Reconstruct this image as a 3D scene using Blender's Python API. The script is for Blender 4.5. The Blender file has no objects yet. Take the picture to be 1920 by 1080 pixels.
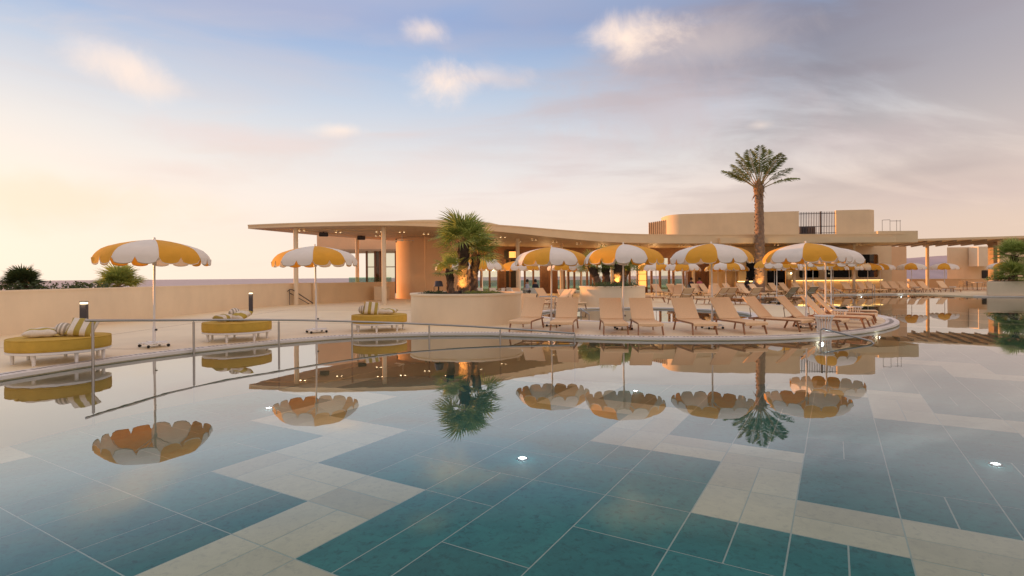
import bpy, bmesh, math, random
from mathutils import Vector, Matrix
R = math.radians
sc = bpy.context.scene
COL = sc.collection

# ------------------------------------------------------------------ camera
cam = bpy.data.objects.new('camera', bpy.data.cameras.new('camera'))
COL.objects.link(cam)
cam.location = (0, 0, 1.64)
cam.rotation_euler = (R(90), R(.447), 0)
cam.data.lens = 19.125
cam.data.shift_y = -.011
cam.data.clip_start = .05
cam.data.clip_end = 90000
sc.camera = cam

# ------------------------------------------------------------------ sky
SUN_AZ, SUN_EL = -61.0, 2.2          # degrees left of the view axis, above the sea
sun_dir = Vector((math.sin(R(SUN_AZ)) * math.cos(R(SUN_EL)), math.cos(R(SUN_AZ)) * math.cos(R(SUN_EL)), math.sin(R(SUN_EL))))
world = bpy.data.worlds.new('World')
sc.world = world
world.use_nodes = True


class NT:
    """small helper to write node trees compactly"""
    def __init__(s, tree):
        s.t = tree; s.N = tree.nodes; s.L = tree.links

    def new(s, typ, **kw):
        n = s.N.new(typ)
        for k, v in kw.items():
            setattr(n, k, v)
        return n

    def put(s, sock, v):
        if hasattr(v, 'is_linked'):
            s.L.new(v, sock)
        else:
            sock.default_value = v

    def math(s, op, a, b=None, c=None, clamp=False):
        n = s.new('ShaderNodeMath', operation=op, use_clamp=clamp)
        for i, v in enumerate((a, b, c)):
            if v is not None:
                s.put(n.inputs[i], v)
        return n.outputs[0]

    def vmath(s, op, a, b=None, scale=None):
        n = s.new('ShaderNodeVectorMath', operation=op)
        s.put(n.inputs[0], a)
        if b is not None:
            s.put(n.inputs[1], b)
        if scale is not None:
            s.put(n.inputs['Scale'], scale)
        return n.outputs['Value'] if op in ('DOT_PRODUCT', 'LENGTH', 'DISTANCE') else n.outputs[0]

    def ramp(s, fac, stops, interp='LINEAR'):
        n = s.new('ShaderNodeValToRGB')
        cr = n.color_ramp
        cr.interpolation = interp
        while len(cr.elements) < len(stops):
            cr.elements.new(.5)
        for e, (p, c) in zip(cr.elements, stops):
            e.position = p
            e.color = c if len(c) == 4 else (*c, 1)
        s.put(n.inputs[0], fac)
        return n.outputs[0]

    def maprange(s, v, a, b, c, d, smooth=True):
        n = s.new('ShaderNodeMapRange', interpolation_type='SMOOTHSTEP' if smooth else 'LINEAR')
        for i, x in enumerate((v, a, b, c, d)):
            s.put(n.inputs[i], x)
        return n.outputs[0]

    def mix(s, fac, a, b, blend='MIX'):
        n = s.new('ShaderNodeMix', data_type='RGBA', blend_type=blend)
        s.put(n.inputs[0], fac)
        s.put(n.inputs[6], a if hasattr(a, 'is_linked') else (*a, 1)[:4])
        s.put(n.inputs[7], b if hasattr(b, 'is_linked') else (*b, 1)[:4])
        return n.outputs[2]

    def noise(s, vec, scale, detail=4, rough=.5, dist=0.0):
        n = s.new('ShaderNodeTexNoise')
        s.put(n.inputs['Vector'], vec)
        n.inputs['Scale'].default_value = scale
        n.inputs['Detail'].default_value = detail
        n.inputs['Roughness'].default_value = rough
        n.inputs['Distortion'].default_value = dist
        return n.outputs[0]


g = NT(world.node_tree)
bg = g.N['Background']
tc = g.new('ShaderNodeTexCoord')
dirv = tc.outputs['Generated']
sep = g.new('ShaderNodeSeparateXYZ'); g.L.new(dirv, sep.inputs[0])
dz = g.math('MAXIMUM', sep.outputs[2], 0.0)
nish = g.new('ShaderNodeTexSky', sky_type='NISHITA', sun_disc=False)
nish.sun_elevation = R(SUN_EL); nish.sun_rotation = R(SUN_AZ)
nish.air_density = 1.0; nish.dust_density = 1.0; nish.ozone_density = 2.0
grad = g.ramp(dz, [(0.0, (.52, .425, .34)), (.07, (.515, .43, .365)), (.14, (.49, .435, .405)), (.22, (.40, .405, .42)),
                   (.32, (.265, .32, .405)), (.42, (.145, .215, .36)), (.58, (.25, .28, .37)), (.8, (.45, .42, .42)), (1.0, (.50, .46, .45))])
sd = g.vmath('DOT_PRODUCT', dirv, sun_dir[:])
side = g.maprange(sd, -.35, .62, .94, 1.0)
warm = g.maprange(sd, -.3, .7, 0.0, 1.0)
tint = g.mix(warm, (.97, .88, .82), (1.0, 1.0, 1.0))
base = g.mix(1.0, grad, tint, 'MULTIPLY')
base = g.mix(1.0, base, g.mix(side, (0, 0, 0), (1, 1, 1)), 'MULTIPLY')
# glow round the low sun
gl = g.math('POWER', g.math('MAXIMUM', sd, 0.0), 10.0)
low = g.maprange(dz, 0.0, .42, 1.0, .04)
base = g.mix(g.math('MULTIPLY', g.math('MULTIPLY', gl, low), .95, clamp=True), base, (.66, .53, .40))
wide = g.math('MULTIPLY', g.math('POWER', g.math('MAXIMUM', sd, 0.0), 2.5), g.maprange(dz, .05, .42, .55, .0))
base = g.mix(wide, base, (.53, .465, .405))
# thin high cloud in long streaks
proj = g.vmath('SCALE', dirv, scale=g.math('DIVIDE', 1.0, g.math('ADD', dz, .22)))
mp = g.new('ShaderNodeMapping'); g.L.new(proj, mp.inputs[0])
mp.inputs['Rotation'].default_value = (0, 0, R(100)); mp.inputs['Scale'].default_value = (.6, 1.4, .6); mp.inputs['Location'].default_value = (3.1, 1.7, 0)
n1 = g.noise(mp.outputs[0], 1.4, 8, .56, .6)
n2 = g.noise(mp.outputs[0], 3.0, 6, .55, .4)
cl = g.math('ADD', g.math('MULTIPLY', n1, .84), g.math('MULTIPLY', n2, .16))
away = g.maprange(sd, -.15, .65, .15, -.03)                 # more cover away from the sun
cm = g.maprange(g.math('ADD', cl, away), .485, .67, 0.0, 1.0)
cm = g.math('MULTIPLY', cm, g.maprange(dz, .03, .36, .25, 1.0))
# cloud seen against the light is mauve, cloud opposite the sun is lit full face and turns pink
ccol = g.ramp(g.math('MULTIPLY', g.math('ADD', sd, 1.0), .5), [(0.0, (.74, .57, .48)), (.22, (.68, .52, .45)), (.38, (.22, .18, .185)), (.5, (.125, .104, .118)), (.65, (.285, .225, .222)), (.81, (.43, .34, .32)), (.95, (.47, .375, .32))])
base = g.mix(g.math('MULTIPLY', cm, .64), base, ccol)
# faint level bands lower down
bandv = g.vmath('MULTIPLY', dirv, (1.6, 1.6, 11.0))
bn_ = g.noise(bandv, 1.1, 4, .5, .5)
bmask = g.math('MULTIPLY', g.maprange(bn_, .46, .74, 0.0, .28), g.maprange(dz, .03, .12, 0.0, 1.0))
base = g.mix(bmask, base, g.mix(1.0, ccol, (.92, .90, .92), 'MULTIPLY'))
# a few small bright cumulus tufts
puffn = g.noise(dirv, 9.0, 7, .62, .4)


def puff(x, z, rx, rz, amt, col=(.60, .475, .39)):
    global base
    d = Vector((x, 1.0, z)).normalized()
    up = Vector((0, 0, 1)) - d * d.z; up.normalize()
    rt = d.cross(up)
    a = g.math('DIVIDE', g.vmath('DOT_PRODUCT', dirv, rt[:]), rx)
    b = g.math('DIVIDE', g.math('SUBTRACT', g.vmath('DOT_PRODUCT', dirv, up[:]), d.dot(up)), rz)
    r = g.math('SQRT', g.math('ADD', g.math('MULTIPLY', a, a), g.math('MULTIPLY', b, b)))
    f = g.math('SUBTRACT', 1.0, r)
    f = g.math('ADD', g.math('MULTIPLY', f, .55), g.math('SUBTRACT', puffn, .5))
    m = g.maprange(f, -.02, .62, 0.0, amt)
    front = g.math('GREATER_THAN', g.vmath('DOT_PRODUCT', dirv, d[:]), 0.0)
    base = g.mix(g.math('MULTIPLY', m, front), base, col)


for a in ((-.115, .352, .085, .05, .95), (-.05, .37, .12, .03, .35), (.225, .44, .10, .045, .95), (.36, .425, .18, .05, .22), (-.72, .40, .075, .035, .6),
          (-.66, .36, .08, .03, .4), (-.155, .455, .05, .025, .6), (-.31, .272, .06, .018, .6), (.46, .275, .03, .013, .4)):
    puff(*a)
for a in ((-.52, .262, .20, .03, .45, (.47, .365, .34)), (-.84, .15, .26, .05, .5, (.55, .41, .29)), (-.60, .20, .14, .02, .35, (.48, .38, .34)), (.03, .168, .07, .02, .4, (.44, .35, .33)),
          (.30, .31, .26, .09, .5, (.34, .265, .262)), (.62, .25, .24, .05, .4, (.33, .26, .26)), (.12, .23, .16, .05, .4, (.42, .34, .33)), (.95, .16, .3, .03, .35, (.36, .28, .265)), (-.2, .20, .2, .025, .3, (.47, .375, .345))):
    puff(*a)
# the physical sky under it all, then to the background
tot = g.mix(.05, base, g.vmath('SCALE', nish.outputs[0], scale=.10))
tot = g.vmath('SCALE', tot, scale=10.0)
g.L.new(tot, bg.inputs[0])
bg.inputs['Strength'].default_value = .1

# ------------------------------------------------------------------ sun
sun = bpy.data.objects.new('sun', bpy.data.lights.new('sun', 'SUN'))
COL.objects.link(sun)
sun.data.energy = 2.8
sun.data.angle = R(1.0)
sun.data.color = (1.0, .40, .12)
sun.rotation_euler = (-sun_dir).to_track_quat('-Z', 'Y').to_euler()

# ------------------------------------------------------------------ exposure and renderer
sc.view_settings.view_transform = 'Standard'
sc.view_settings.look = 'None'
sc.view_settings.gamma = 1
sc.view_settings.use_curve_mapping = False
sc.view_settings.exposure = 1.0
sc.cycles.use_denoising = True
sc.cycles.max_bounces = 10
sc.cycles.diffuse_bounces = 4
sc.cycles.glossy_bounces = 4
sc.cycles.transparent_max_bounces = 16
sc.cycles.sample_clamp_indirect = 6.0
sc.cycles.caustics_reflective = False
sc.cycles.caustics_refractive = False

# ------------------------------------------------------------------ materials
MATS = {}


def mat(name, col, rough=.7, var=.08, scale=3.0, bump=0.0, bscale=40.0, metal=0.0, translucent=0.0, spec=.4, streak=0.0, emit=None, estr=0.0, tone=None, objvar=0.0, detail=5):
    """principled material with noise-driven tone variation, optional bump and translucency"""
    if name in MATS:
        return MATS[name]
    m = bpy.data.materials.new(name); m.use_nodes = True
    q = NT(m.node_tree)
    b = q.N['Principled BSDF']
    t = q.new('ShaderNodeTexCoord')
    geo = q.new('ShaderNodeNewGeometry')
    pos = geo.outputs['Position'] if objvar == 0 else t.outputs['Object']
    lo = tuple(c * (1 - var) for c in col); hi = tuple(min(1, c * (1 + var)) for c in col)
    if tone:
        lo = tone
    n = q.noise(pos, scale, detail, .6)
    c = q.ramp(n, [(.3, lo), (.7, hi)])
    if streak:
        mp_ = q.new('ShaderNodeMapping'); q.L.new(pos, mp_.inputs[0]); mp_.inputs['Scale'].default_value = (1, 1, .22)
        st_n = q.noise(mp_.outputs[0], 1.3, 6, .6)
        c = q.vmath('SCALE', c, scale=q.maprange(st_n, .35, .7, 1 + streak * .3, 1 - streak))
    if objvar:
        oi = q.new('ShaderNodeObjectInfo')
        k = q.maprange(oi.outputs['Random'], 0, 1, 1 - objvar, 1 + objvar, False)
        c = q.vmath('SCALE', c, scale=k)
    q.L.new(c, b.inputs['Base Color'])
    b.inputs['Roughness'].default_value = rough
    b.inputs['Metallic'].default_value = metal
    b.inputs['Specular IOR Level'].default_value = spec
    if emit:
        b.inputs['Emission Color'].default_value = (*emit, 1)
        b.inputs['Emission Strength'].default_value = estr
    if bump:
        bn = q.new('ShaderNodeBump'); bn.inputs['Strength'].default_value = bump; bn.inputs['Distance'].default_value = .02
        q.L.new(q.noise(pos, bscale, 4, .6), bn.inputs['Height']); q.L.new(bn.outputs[0], b.inputs['Normal'])
    if translucent:
        tr = q.new('ShaderNodeBsdfTranslucent'); q.L.new(c, tr.inputs[0])
        mx = q.new('ShaderNodeMixShader'); mx.inputs[0].default_value = translucent
        q.L.new(b.outputs[0], mx.inputs[1]); q.L.new(tr.outputs[0], mx.inputs[2])
        q.L.new(mx.outputs[0], q.N['Material Output'].inputs[0])
    MATS[name] = m
    return m


def emission(name, col, strength):
    m = bpy.data.materials.new(name); m.use_nodes = True
    q = NT(m.node_tree); q.N.remove(q.N['Principled BSDF'])
    e = q.new('ShaderNodeEmission'); e.inputs[0].default_value = (*col, 1); e.inputs[1].default_value = strength
    q.L.new(e.outputs[0], q.N['Material Output'].inputs[0])
    return m


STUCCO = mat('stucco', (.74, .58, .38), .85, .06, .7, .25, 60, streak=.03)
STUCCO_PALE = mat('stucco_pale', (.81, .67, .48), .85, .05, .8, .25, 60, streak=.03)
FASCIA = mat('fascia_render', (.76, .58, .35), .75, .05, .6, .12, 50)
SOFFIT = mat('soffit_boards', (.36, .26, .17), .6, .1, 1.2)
DECK = mat('deck_stone', (.88, .72, .48), .55, .06, .6, .08, 90, spec=.35)
COPING = mat('coping_stone', (.80, .73, .67), .5, .05, 2.0, .08, 90)
STEEL = mat('brushed_steel', (.42, .40, .38), .28, .05, 20, metal=1.0)
BRONZE = mat('bronze_frame', (.26, .13, .07), .45, .12, 12)
TEAK = mat('teak_leg', (.34, .16, .075), .5, .2, 18)
DARKMETAL = mat('dark_metal', (.05, .045, .055), .5, .1, 10)
BLACK = mat('black_plastic', (.015, .015, .017), .5, .1, 10)
WHITEPAINT = mat('white_paint', (.80, .77, .73), .4, .03, 5)
SLING = mat('sling_peach', (.88, .60, .35), .8, .05, 30, .25, 220, objvar=.04)
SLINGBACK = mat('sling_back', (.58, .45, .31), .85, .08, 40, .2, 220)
YCLOTH = mat('yellow_canvas', (.80, .40, .045), .85, .06, 4, .35, 10, translucent=.15)
WCLOTH = mat('white_canvas', (.86, .80, .72), .85, .04, 4, .35, 10, translucent=.15)
MUSTARD = mat('mustard_fabric', (.60, .38, .06), .9, .08, 6, .35, 200)
SOIL = mat('soil', (.05, .035, .025), .95, .3, 8, .6, 40)
BARK = mat('palm_bark', (.20, .125, .08), .9, .4, 9, .7, 22)
BARKDARK = mat('palm_fibre', (.075, .05, .035), .95, .4, 14, .8, 40)
LEAF = mat('palm_leaf', (.31, .37, .095), .5, .3, 5, translucent=.42, objvar=.25)
LEAFDARK = mat('shrub_leaf', (.06, .09, .03), .55, .35, 5, translucent=.25, objvar=.25)
DATELEAF = mat('date_leaf', (.15, .19, .06), .6, .35, 3, translucent=.35, objvar=.2)
RACHIS = mat('frond_stalk', (.30, .22, .08), .6, .2, 8)
WOODPANEL = mat('walnut_panel', (.13, .06, .03), .55, .25, 4)
WOODFRAME = mat('timber_frame', (.17, .08, .04), .5, .2, 6)
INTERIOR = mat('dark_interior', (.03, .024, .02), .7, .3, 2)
TERRA = mat('warm_render', (.76, .50, .29), .85, .06, .6, .2, 50)
SKIN = mat('skin', (.42, .24, .16), .6, .1, 12)
SHIRTDARK = mat('navy_cloth', (.03, .032, .05), .9, .15, 12)
SHIRTBLUE = mat('pale_blue_cloth', (.42, .48, .58), .9, .1, 12)
SHIRTPINK = mat('pink_cloth', (.6, .16, .24), .9, .1, 12)
TROUSER = mat('grey_cloth', (.10, .095, .10), .9, .15, 12)
HAIR = mat('dark_hair', (.025, .018, .014), .8, .3, 30)
GREYBLUE = mat('pale_blue_plastic', (.48, .54, .55), .5, .05, 8)
TRIMWHITE = mat('white_trim', (.82, .74, .62), .85, .05, 10, translucent=.2)
GLOW = emission('lamp_glow', (1.0, .78, .45), 6.0)
GLOWSOFT = emission('lamp_glow_soft', (1.0, .80, .5), 1.3)
STRIPGLOW = emission('counter_strip_glow', (1.0, .66, .22), 1.8)
POOLGLOW = emission('pool_lens_glow', (.86, .95, 1.0), 9.0)
ORANGEGLOW = emission('lit_panel_glow', (1.0, .36, .08), 1.1)


def tile_mat(name, col, dark, speck, rough):
    m = bpy.data.materials.new(name); m.use_nodes = True
    q = NT(m.node_tree); b = q.N['Principled BSDF']
    geo = q.new('ShaderNodeNewGeometry'); p = geo.outputs['Position']
    oi = q.new('ShaderNodeObjectInfo')
    off = q.vmath('ADD', p, q.vmath('SCALE', (13.0, 7.0, 3.0), scale=oi.outputs['Random']))
    a = q.noise(off, 2.2, 7, .65, .6)
    c = q.ramp(a, [(.28, dark), (.62, col)])
    s = q.noise(off, 11, 8, .72, .5)
    c = q.mix(q.maprange(s, .48, .70, 0, .85), c, speck)
    s2 = q.noise(off, 7, 5, .65, .8)
    c = q.mix(q.maprange(s2, .50, .70, 0, .6), c, dark)
    k = q.maprange(oi.outputs['Random'], 0, 1, .84, 1.10, False)
    c = q.vmath('SCALE', c, scale=k)
    q.L.new(c, b.inputs['Base Color'])
    b.inputs['Roughness'].default_value = rough
    return m


TILE_TEAL = tile_mat('teal_tile', (.038, .29, .28), (.026, .21, .21), (.010, .10, .11), .7)
TILE_LIGHT = tile_mat('cream_tile', (.84, .80, .62), (.74, .71, .55), (.62, .61, .49), .7)
GROUT = mat('grout', (.50, .60, .56), .9, .1, 6)


def water_mat(name, bumpd=.0036, tint=(.93, 1.0, .98)):
    m = bpy.data.materials.new(name); m.use_nodes = True
    q = NT(m.node_tree); q.N.remove(q.N['Principled BSDF'])
    geo = q.new('ShaderNodeNewGeometry')
    mpn = q.new('ShaderNodeMapping'); q.L.new(geo.outputs['Position'], mpn.inputs[0]); mpn.inputs['Scale'].default_value = (1.0, .65, 1)
    h = q.math('ADD', q.noise(mpn.outputs[0], .55, 2, .5), q.math('MULTIPLY', q.noise(mpn.outputs[0], 2.6, 2, .5), .22))
    patch = q.maprange(q.noise(geo.outputs['Position'], .16, 2, .5), .42, .68, .25, 1.4)
    sx = q.new('ShaderNodeSeparateXYZ'); q.L.new(geo.outputs['Position'], sx.inputs[0])
    patch = q.math('ADD', patch, q.maprange(sx.outputs[0], -3.0, -8.0, 0.0, 1.6))     # water runs in along the west edge
    bn = q.new('ShaderNodeBump'); bn.inputs['Strength'].default_value = 1.0
    q.L.new(q.math('MULTIPLY', h, q.math('MULTIPLY', patch, bumpd)), bn.inputs['Height'])
    bn.inputs['Distance'].default_value = 1.0
    fr = q.new('ShaderNodeFresnel'); fr.inputs['IOR'].default_value = 1.333
    q.L.new(bn.outputs[0], fr.inputs['Normal'])
    fac = q.ramp(fr.outputs[0], [(0, (.02,) * 3), (.06, (.045,) * 3), (.09, (.08,) * 3), (.12, (.20,) * 3), (.16, (.37,) * 3), (.20, (.51,) * 3), (.30, (.60,) * 3), (.40, (.72,) * 3), (1, (1,) * 3)])
    tr = q.new('ShaderNodeBsdfTransparent'); tr.inputs[0].default_value = (*tint, 1)
    gl = q.new('ShaderNodeBsdfGlossy'); gl.inputs['Roughness'].default_value = 0.0
    q.L.new(bn.outputs[0], gl.inputs['Normal'])
    mx = q.new('ShaderNodeMixShader'); q.L.new(fac, mx.inputs[0]); q.L.new(tr.outputs[0], mx.inputs[1]); q.L.new(gl.outputs[0], mx.inputs[2])
    q.L.new(mx.outputs[0], q.N['Material Output'].inputs[0])
    return m


WATER = water_mat('pool_water')


def glass_mat(name, tint, rmin=.06):
    m = bpy.data.materials.new(name); m.use_nodes = True
    q = NT(m.node_tree); q.N.remove(q.N['Principled BSDF'])
    tr = q.new('ShaderNodeBsdfTransparent'); tr.inputs[0].default_value = (*tint, 1)
    gl = q.new('ShaderNodeBsdfGlossy'); gl.inputs['Roughness'].default_value = 0.0
    ge = q.new('ShaderNodeNewGeometry')
    cs = q.math('ABSOLUTE', q.vmath('DOT_PRODUCT', ge.outputs['Normal'], ge.outputs['Incoming']))
    f5 = q.math('ADD', q.math('MULTIPLY', q.math('POWER', q.math('SUBTRACT', 1.0, cs, clamp=True), 5.0), .9), rmin * .6)
    mx = q.new('ShaderNodeMixShader'); q.L.new(f5, mx.inputs[0]); q.L.new(tr.outputs[0], mx.inputs[1]); q.L.new(gl.outputs[0], mx.inputs[2])
    q.L.new(mx.outputs[0], q.N['Material Output'].inputs[0])
    return m


GLASS = glass_mat('clear_glass', (.90, .92, .86))
GLASSGREEN = glass_mat('green_glass', (.62, .78, .70))
SMOKED = glass_mat('smoked_glass', (.22, .21, .20), .012)


def stripe_mat(name, ca, cb, freq, axis='X'):
    m = bpy.data.materials.new(name); m.use_nodes = True
    q = NT(m.node_tree); b = q.N['Principled BSDF']
    t = q.new('ShaderNodeTexCoord'); s = q.new('ShaderNodeSeparateXYZ'); q.L.new(t.outputs['Object'], s.inputs[0])
    w = q.math('SINE', q.math('MULTIPLY', s.outputs['XYZ'.index(axis)], freq))
    f = q.maprange(w, -.08, .08, 0, 1)
    c = q.mix(f, ca, cb)
    n = q.noise(t.outputs['Object'], 30, 4, .6)
    c = q.vmath('SCALE', c, scale=q.maprange(n, .3, .7, .92, 1.05))
    q.L.new(c, b.inputs['Base Color']); b.inputs['Roughness'].default_value = .9
    return m


STRIPE_WIDE = stripe_mat('wide_stripe', (.42, .31, .06), (.76, .68, .56), 34, 'X')
STRIPE_THIN = stripe_mat('thin_stripe', (.40, .35, .27), (.80, .72, .62), 95, 'X')
STRIPE_BAND = stripe_mat('band_stripe', (.48, .35, .06), (.78, .70, .58), 26, 'Y')

# ------------------------------------------------------------------ mesh helpers


class MB:
    def __init__(s):
        s.v = []; s.f = []; s.m = []

    def add(s, vs, fs, mi=0):
        o = len(s.v); s.v += [tuple(v) for v in vs]
        s.f += [tuple(i + o for i in f) for f in fs]; s.m += [mi] * len(fs)
        return s

    def box(s, x0, x1, y0, y1, z0, z1, mi=0):
        return s.add([(x0, y0, z0), (x1, y0, z0), (x1, y1, z0), (x0, y1, z0), (x0, y0, z1), (x1, y0, z1), (x1, y1, z1), (x0, y1, z1)],
                     [(0, 3, 2, 1), (4, 5, 6, 7), (0, 1, 5, 4), (1, 2, 6, 5), (2, 3, 7, 6), (3, 0, 4, 7)], mi)

    def tube(s, pts, r, n=8, mi=0, caps=True):
        pts = [Vector(p) for p in pts]
        rs = r if isinstance(r, (list, tuple)) else [r] * len(pts)
        rings = []
        ref = None
        for i, p in enumerate(pts):
            d = (pts[min(i + 1, len(pts) - 1)] - pts[max(i - 1, 0)])
            d = d.normalized() if d.length > 1e-9 else Vector((0, 0, 1))
            if ref is None:
                ref = Vector((0, 0, 1)) if abs(d.z) < .9 else Vector((1, 0, 0))
            u = (ref - d * ref.dot(d))
            u = u.normalized() if u.length > 1e-6 else d.orthogonal().normalized()
            ref = u
            w = d.cross(u)
            rings.append([p + (u * math.cos(2 * math.pi * k / n) + w * math.sin(2 * math.pi * k / n)) * rs[i] for k in range(n)])
        vs = [v for rg in rings for v in rg]
        fs = []
        for i in range(len(pts) - 1):
            for k in range(n):
                a = i * n + k; b = i * n + (k + 1) % n
                fs.append((a, b, b + n, a + n))
        if caps:
            fs.append(tuple(range(n - 1, -1, -1))); fs.append(tuple((len(pts) - 1) * n + k for k in range(n)))
        return s.add(vs, fs, mi)

    def bar(s, a, b, w, h, mi=0):
        """rectangular bar from a to b, w across, h high"""
        a = Vector(a); b = Vector(b); d = (b - a).normalized()
        up = Vector((0, 0, 1)) if abs(d.z) < .95 else Vector((0, 1, 0))
        r = d.cross(up).normalized(); u = r.cross(d)
        vs = []
        for p in (a, b):
            for i, j in ((-1, -1), (1, -1), (1, 1), (-1, 1)):
                vs.append(p + r * (i * w / 2) + u * (j * h / 2))
        return s.add(vs, [(0, 3, 2, 1), (4, 5, 6, 7), (0, 1, 5, 4), (1, 2, 6, 5), (2, 3, 7, 6), (3, 0, 4, 7)], mi)

    def lathe(s, prof, n=24, c=(0, 0, 0), mi=0, a0=0, a1=360, sx=1, sy=1):
        full = abs(a1 - a0 - 360) < 1e-6
        m = n if full else n + 1
        vs = []
        for r, z in prof:
            for k in range(m):
                a = R(a0 + (a1 - a0) * k / n)
                vs.append((c[0] + r * math.cos(a) * sx, c[1] + r * math.sin(a) * sy, c[2] + z))
        fs = []
        for i in range(len(prof) - 1):
            for k in range(n):
                k2 = (k + 1) % m if full else k + 1
                fs.append((i * m + k, i * m + k2, (i + 1) * m + k2, (i + 1) * m + k))
        return s.add(vs, fs, mi)

    def sphere(s, c, r, n=10, sz=1, mi=0):
        prof = [(max(1e-4, math.sin(math.pi * i / n)) * r, -math.cos(math.pi * i / n) * r * sz) for i in range(n + 1)]
        return s.lathe(prof, n + 4, c, mi)

    def prism(s, poly, z0, z1, mi=0):
        n = len(poly)
        zb = z0 if isinstance(z0, (list, tuple)) else [z0] * n
        zt = z1 if isinstance(z1, (list, tuple)) else [z1] * n
        vs = [(p[0], p[1], zb[i]) for i, p in enumerate(poly)] + [(p[0], p[1], zt[i]) for i, p in enumerate(poly)]
        fs = [tuple(range(n - 1, -1, -1)), tuple(range(n, 2 * n))]
        fs += [(i, (i + 1) % n, n + (i + 1) % n, n + i) for i in range(n)]
        return s.add(vs, fs, mi)

    def wallpath(s, pts, th, z0, z1, mi=0):
        """wall of thickness th along an open plan path (offset to the left of travel)"""
        L = offset_path(pts, th)
        n = len(pts)
        vs = []
        for p, q in zip(pts, L):
            vs += [(p[0], p[1], z0), (p[0], p[1], z1), (q[0], q[1], z1), (q[0], q[1], z0)]
        fs = []
        for i in range(n - 1):
            a = i * 4; b = a + 4
            fs += [(a, b, b + 1, a + 1), (a + 1, b + 1, b + 2, a + 2), (a + 2, b + 2, b + 3, a + 3), (a + 3, b + 3, b, a)]
        fs += [(0, 1, 2, 3), (n * 4 - 1, n * 4 - 2, n * 4 - 3, n * 4 - 4)]
        return s.add(vs, fs, mi)

    def mesh(s, name, mats, smooth=None, bevel=0):
        me = bpy.data.meshes.new(name)
        me.from_pydata(s.v, [], s.f)
        mats = mats if isinstance(mats, (list, tuple)) else [mats]
        for m in mats:
            me.materials.append(m)
        if len(mats) > 1:
            me.polygons.foreach_set('material_index', s.m)
        bm = bmesh.new(); bm.from_mesh(me)
        bmesh.ops.recalc_face_normals(bm, faces=bm.faces)
        if bevel:
            bmesh.ops.bevel(bm, geom=[e for e in bm.edges if e.is_manifold and e.calc_face_angle(0) > R(40)], offset=bevel, segments=2, affect='EDGES', clamp_overlap=True)
        if any(len(f.verts) > 4 for f in bm.faces):
            bmesh.ops.triangulate(bm, faces=[f for f in bm.faces if len(f.verts) > 4])
        if smooth is not None:
            for f in bm.faces:
                f.smooth = True
            for e in bm.edges:
                e.smooth = not (e.is_manifold and e.calc_face_angle(0) > R(smooth))
        bm.to_mesh(me); bm.free()
        return me

    def build(s, name, mats, parent=None, smooth=None, bevel=0, **kw):
        return obj(name, s.mesh(name, mats, smooth, bevel), parent, **kw)


def obj(name, me, parent=None, loc=None, rotz=None, **kw):
    o = bpy.data.objects.new(name, me)
    COL.objects.link(o)
    if parent:
        o.parent = parent
    if loc is not None:
        o.location = loc
    if rotz is not None:
        o.rotation_euler = (0, 0, rotz)
    for k, v in kw.items():
        if v is not None:
            o[k] = v
    return o


def thing(name, label, category, loc=(0, 0, 0), rotz=0.0, group=None):
    return obj(name, None, None, loc, rotz, label=label, category=category, group=group)


def dup(root, label, loc, rotz, group=None, scale=None):
    def cp(o, par):
        c = o.copy(); COL.objects.link(c); c.parent = par
        for ch in kids.get(o, ()):
            cp(ch, c)
        return c
    kids = {root: list(root.children)}
    for ch in root.children_recursive:
        kids[ch] = list(ch.children)
    r = cp(root, None)
    r.location = loc; r.rotation_euler = (0, 0, rotz)
    r['label'] = label
    if group:
        r['group'] = group
    if scale:
        r.scale = (scale,) * 3
    return r


def offset_path(pts, d):
    out = []
    n = len(pts)
    for i, p in enumerate(pts):
        a = Vector(pts[max(i - 1, 0)][:2]); b = Vector(pts[min(i + 1, n - 1)][:2])
        t = (b - a).normalized()
        out.append((p[0] - t.y * d, p[1] + t.x * d))
    return out


def catmull(pts, n=6, closed=False):
    out = []
    N = len(pts)
    for i in range(N if closed else N - 1):
        P = [Vector(pts[(i + k) % N] if closed else pts[min(max(i + k, 0), N - 1)]) for k in (-1, 0, 1, 2)]
        for j in range(n):
            t = j / n
            out.append(tuple(.5 * ((2 * P[1]) + (P[2] - P[0]) * t + (2 * P[0] - 5 * P[1] + 4 * P[2] - P[3]) * t * t + (3 * P[1] - P[0] - 3 * P[2] + P[3]) * t ** 3)))
    if not closed:
        out.append(tuple(pts[-1]))
    return out


def bx(x, d):
    """east-west place of a bearing read off the photograph at distance d"""
    return (x - 960) / 1020 * d


def hz(x):
    return 526.4 - .0078 * x


def up(x, y, d):
    """height above the water of a bearing at distance d"""
    return 1.64 + (hz(x) - y) * d / 1020


def circle(cx, cy, r, n=48, a0=0, a1=360):
    return [(cx + r * math.cos(R(a0 + (a1 - a0) * i / n)), cy + r * math.sin(R(a0 + (a1 - a0) * i / n))) for i in range(n + (0 if a1 - a0 == 360 else 1))]


def filled(outlines, z0, z1):
    """extruded plan area with holes, through a 2D curve"""
    cu = bpy.data.curves.new('plan', 'CURVE'); cu.dimensions = '2D'; cu.fill_mode = 'BOTH'
    for pl in outlines:
        sp = cu.splines.new('POLY'); sp.points.add(len(pl) - 1)
        for p, q in zip(sp.points, pl):
            p.co = (q[0], q[1], 0, 1)
        sp.use_cyclic_u = True
    cu.extrude = (z1 - z0) / 2
    o = bpy.data.objects.new('plan', cu); COL.objects.link(o)
    dg = bpy.context.evaluated_depsgraph_get(); dg.update()
    me = bpy.data.meshes.new_from_object(o.evaluated_get(dg))
    me.transform(Matrix.Translation((0, 0, (z0 + z1) / 2)))
    bpy.data.objects.remove(o); bpy.data.curves.remove(cu)
    return me


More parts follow.
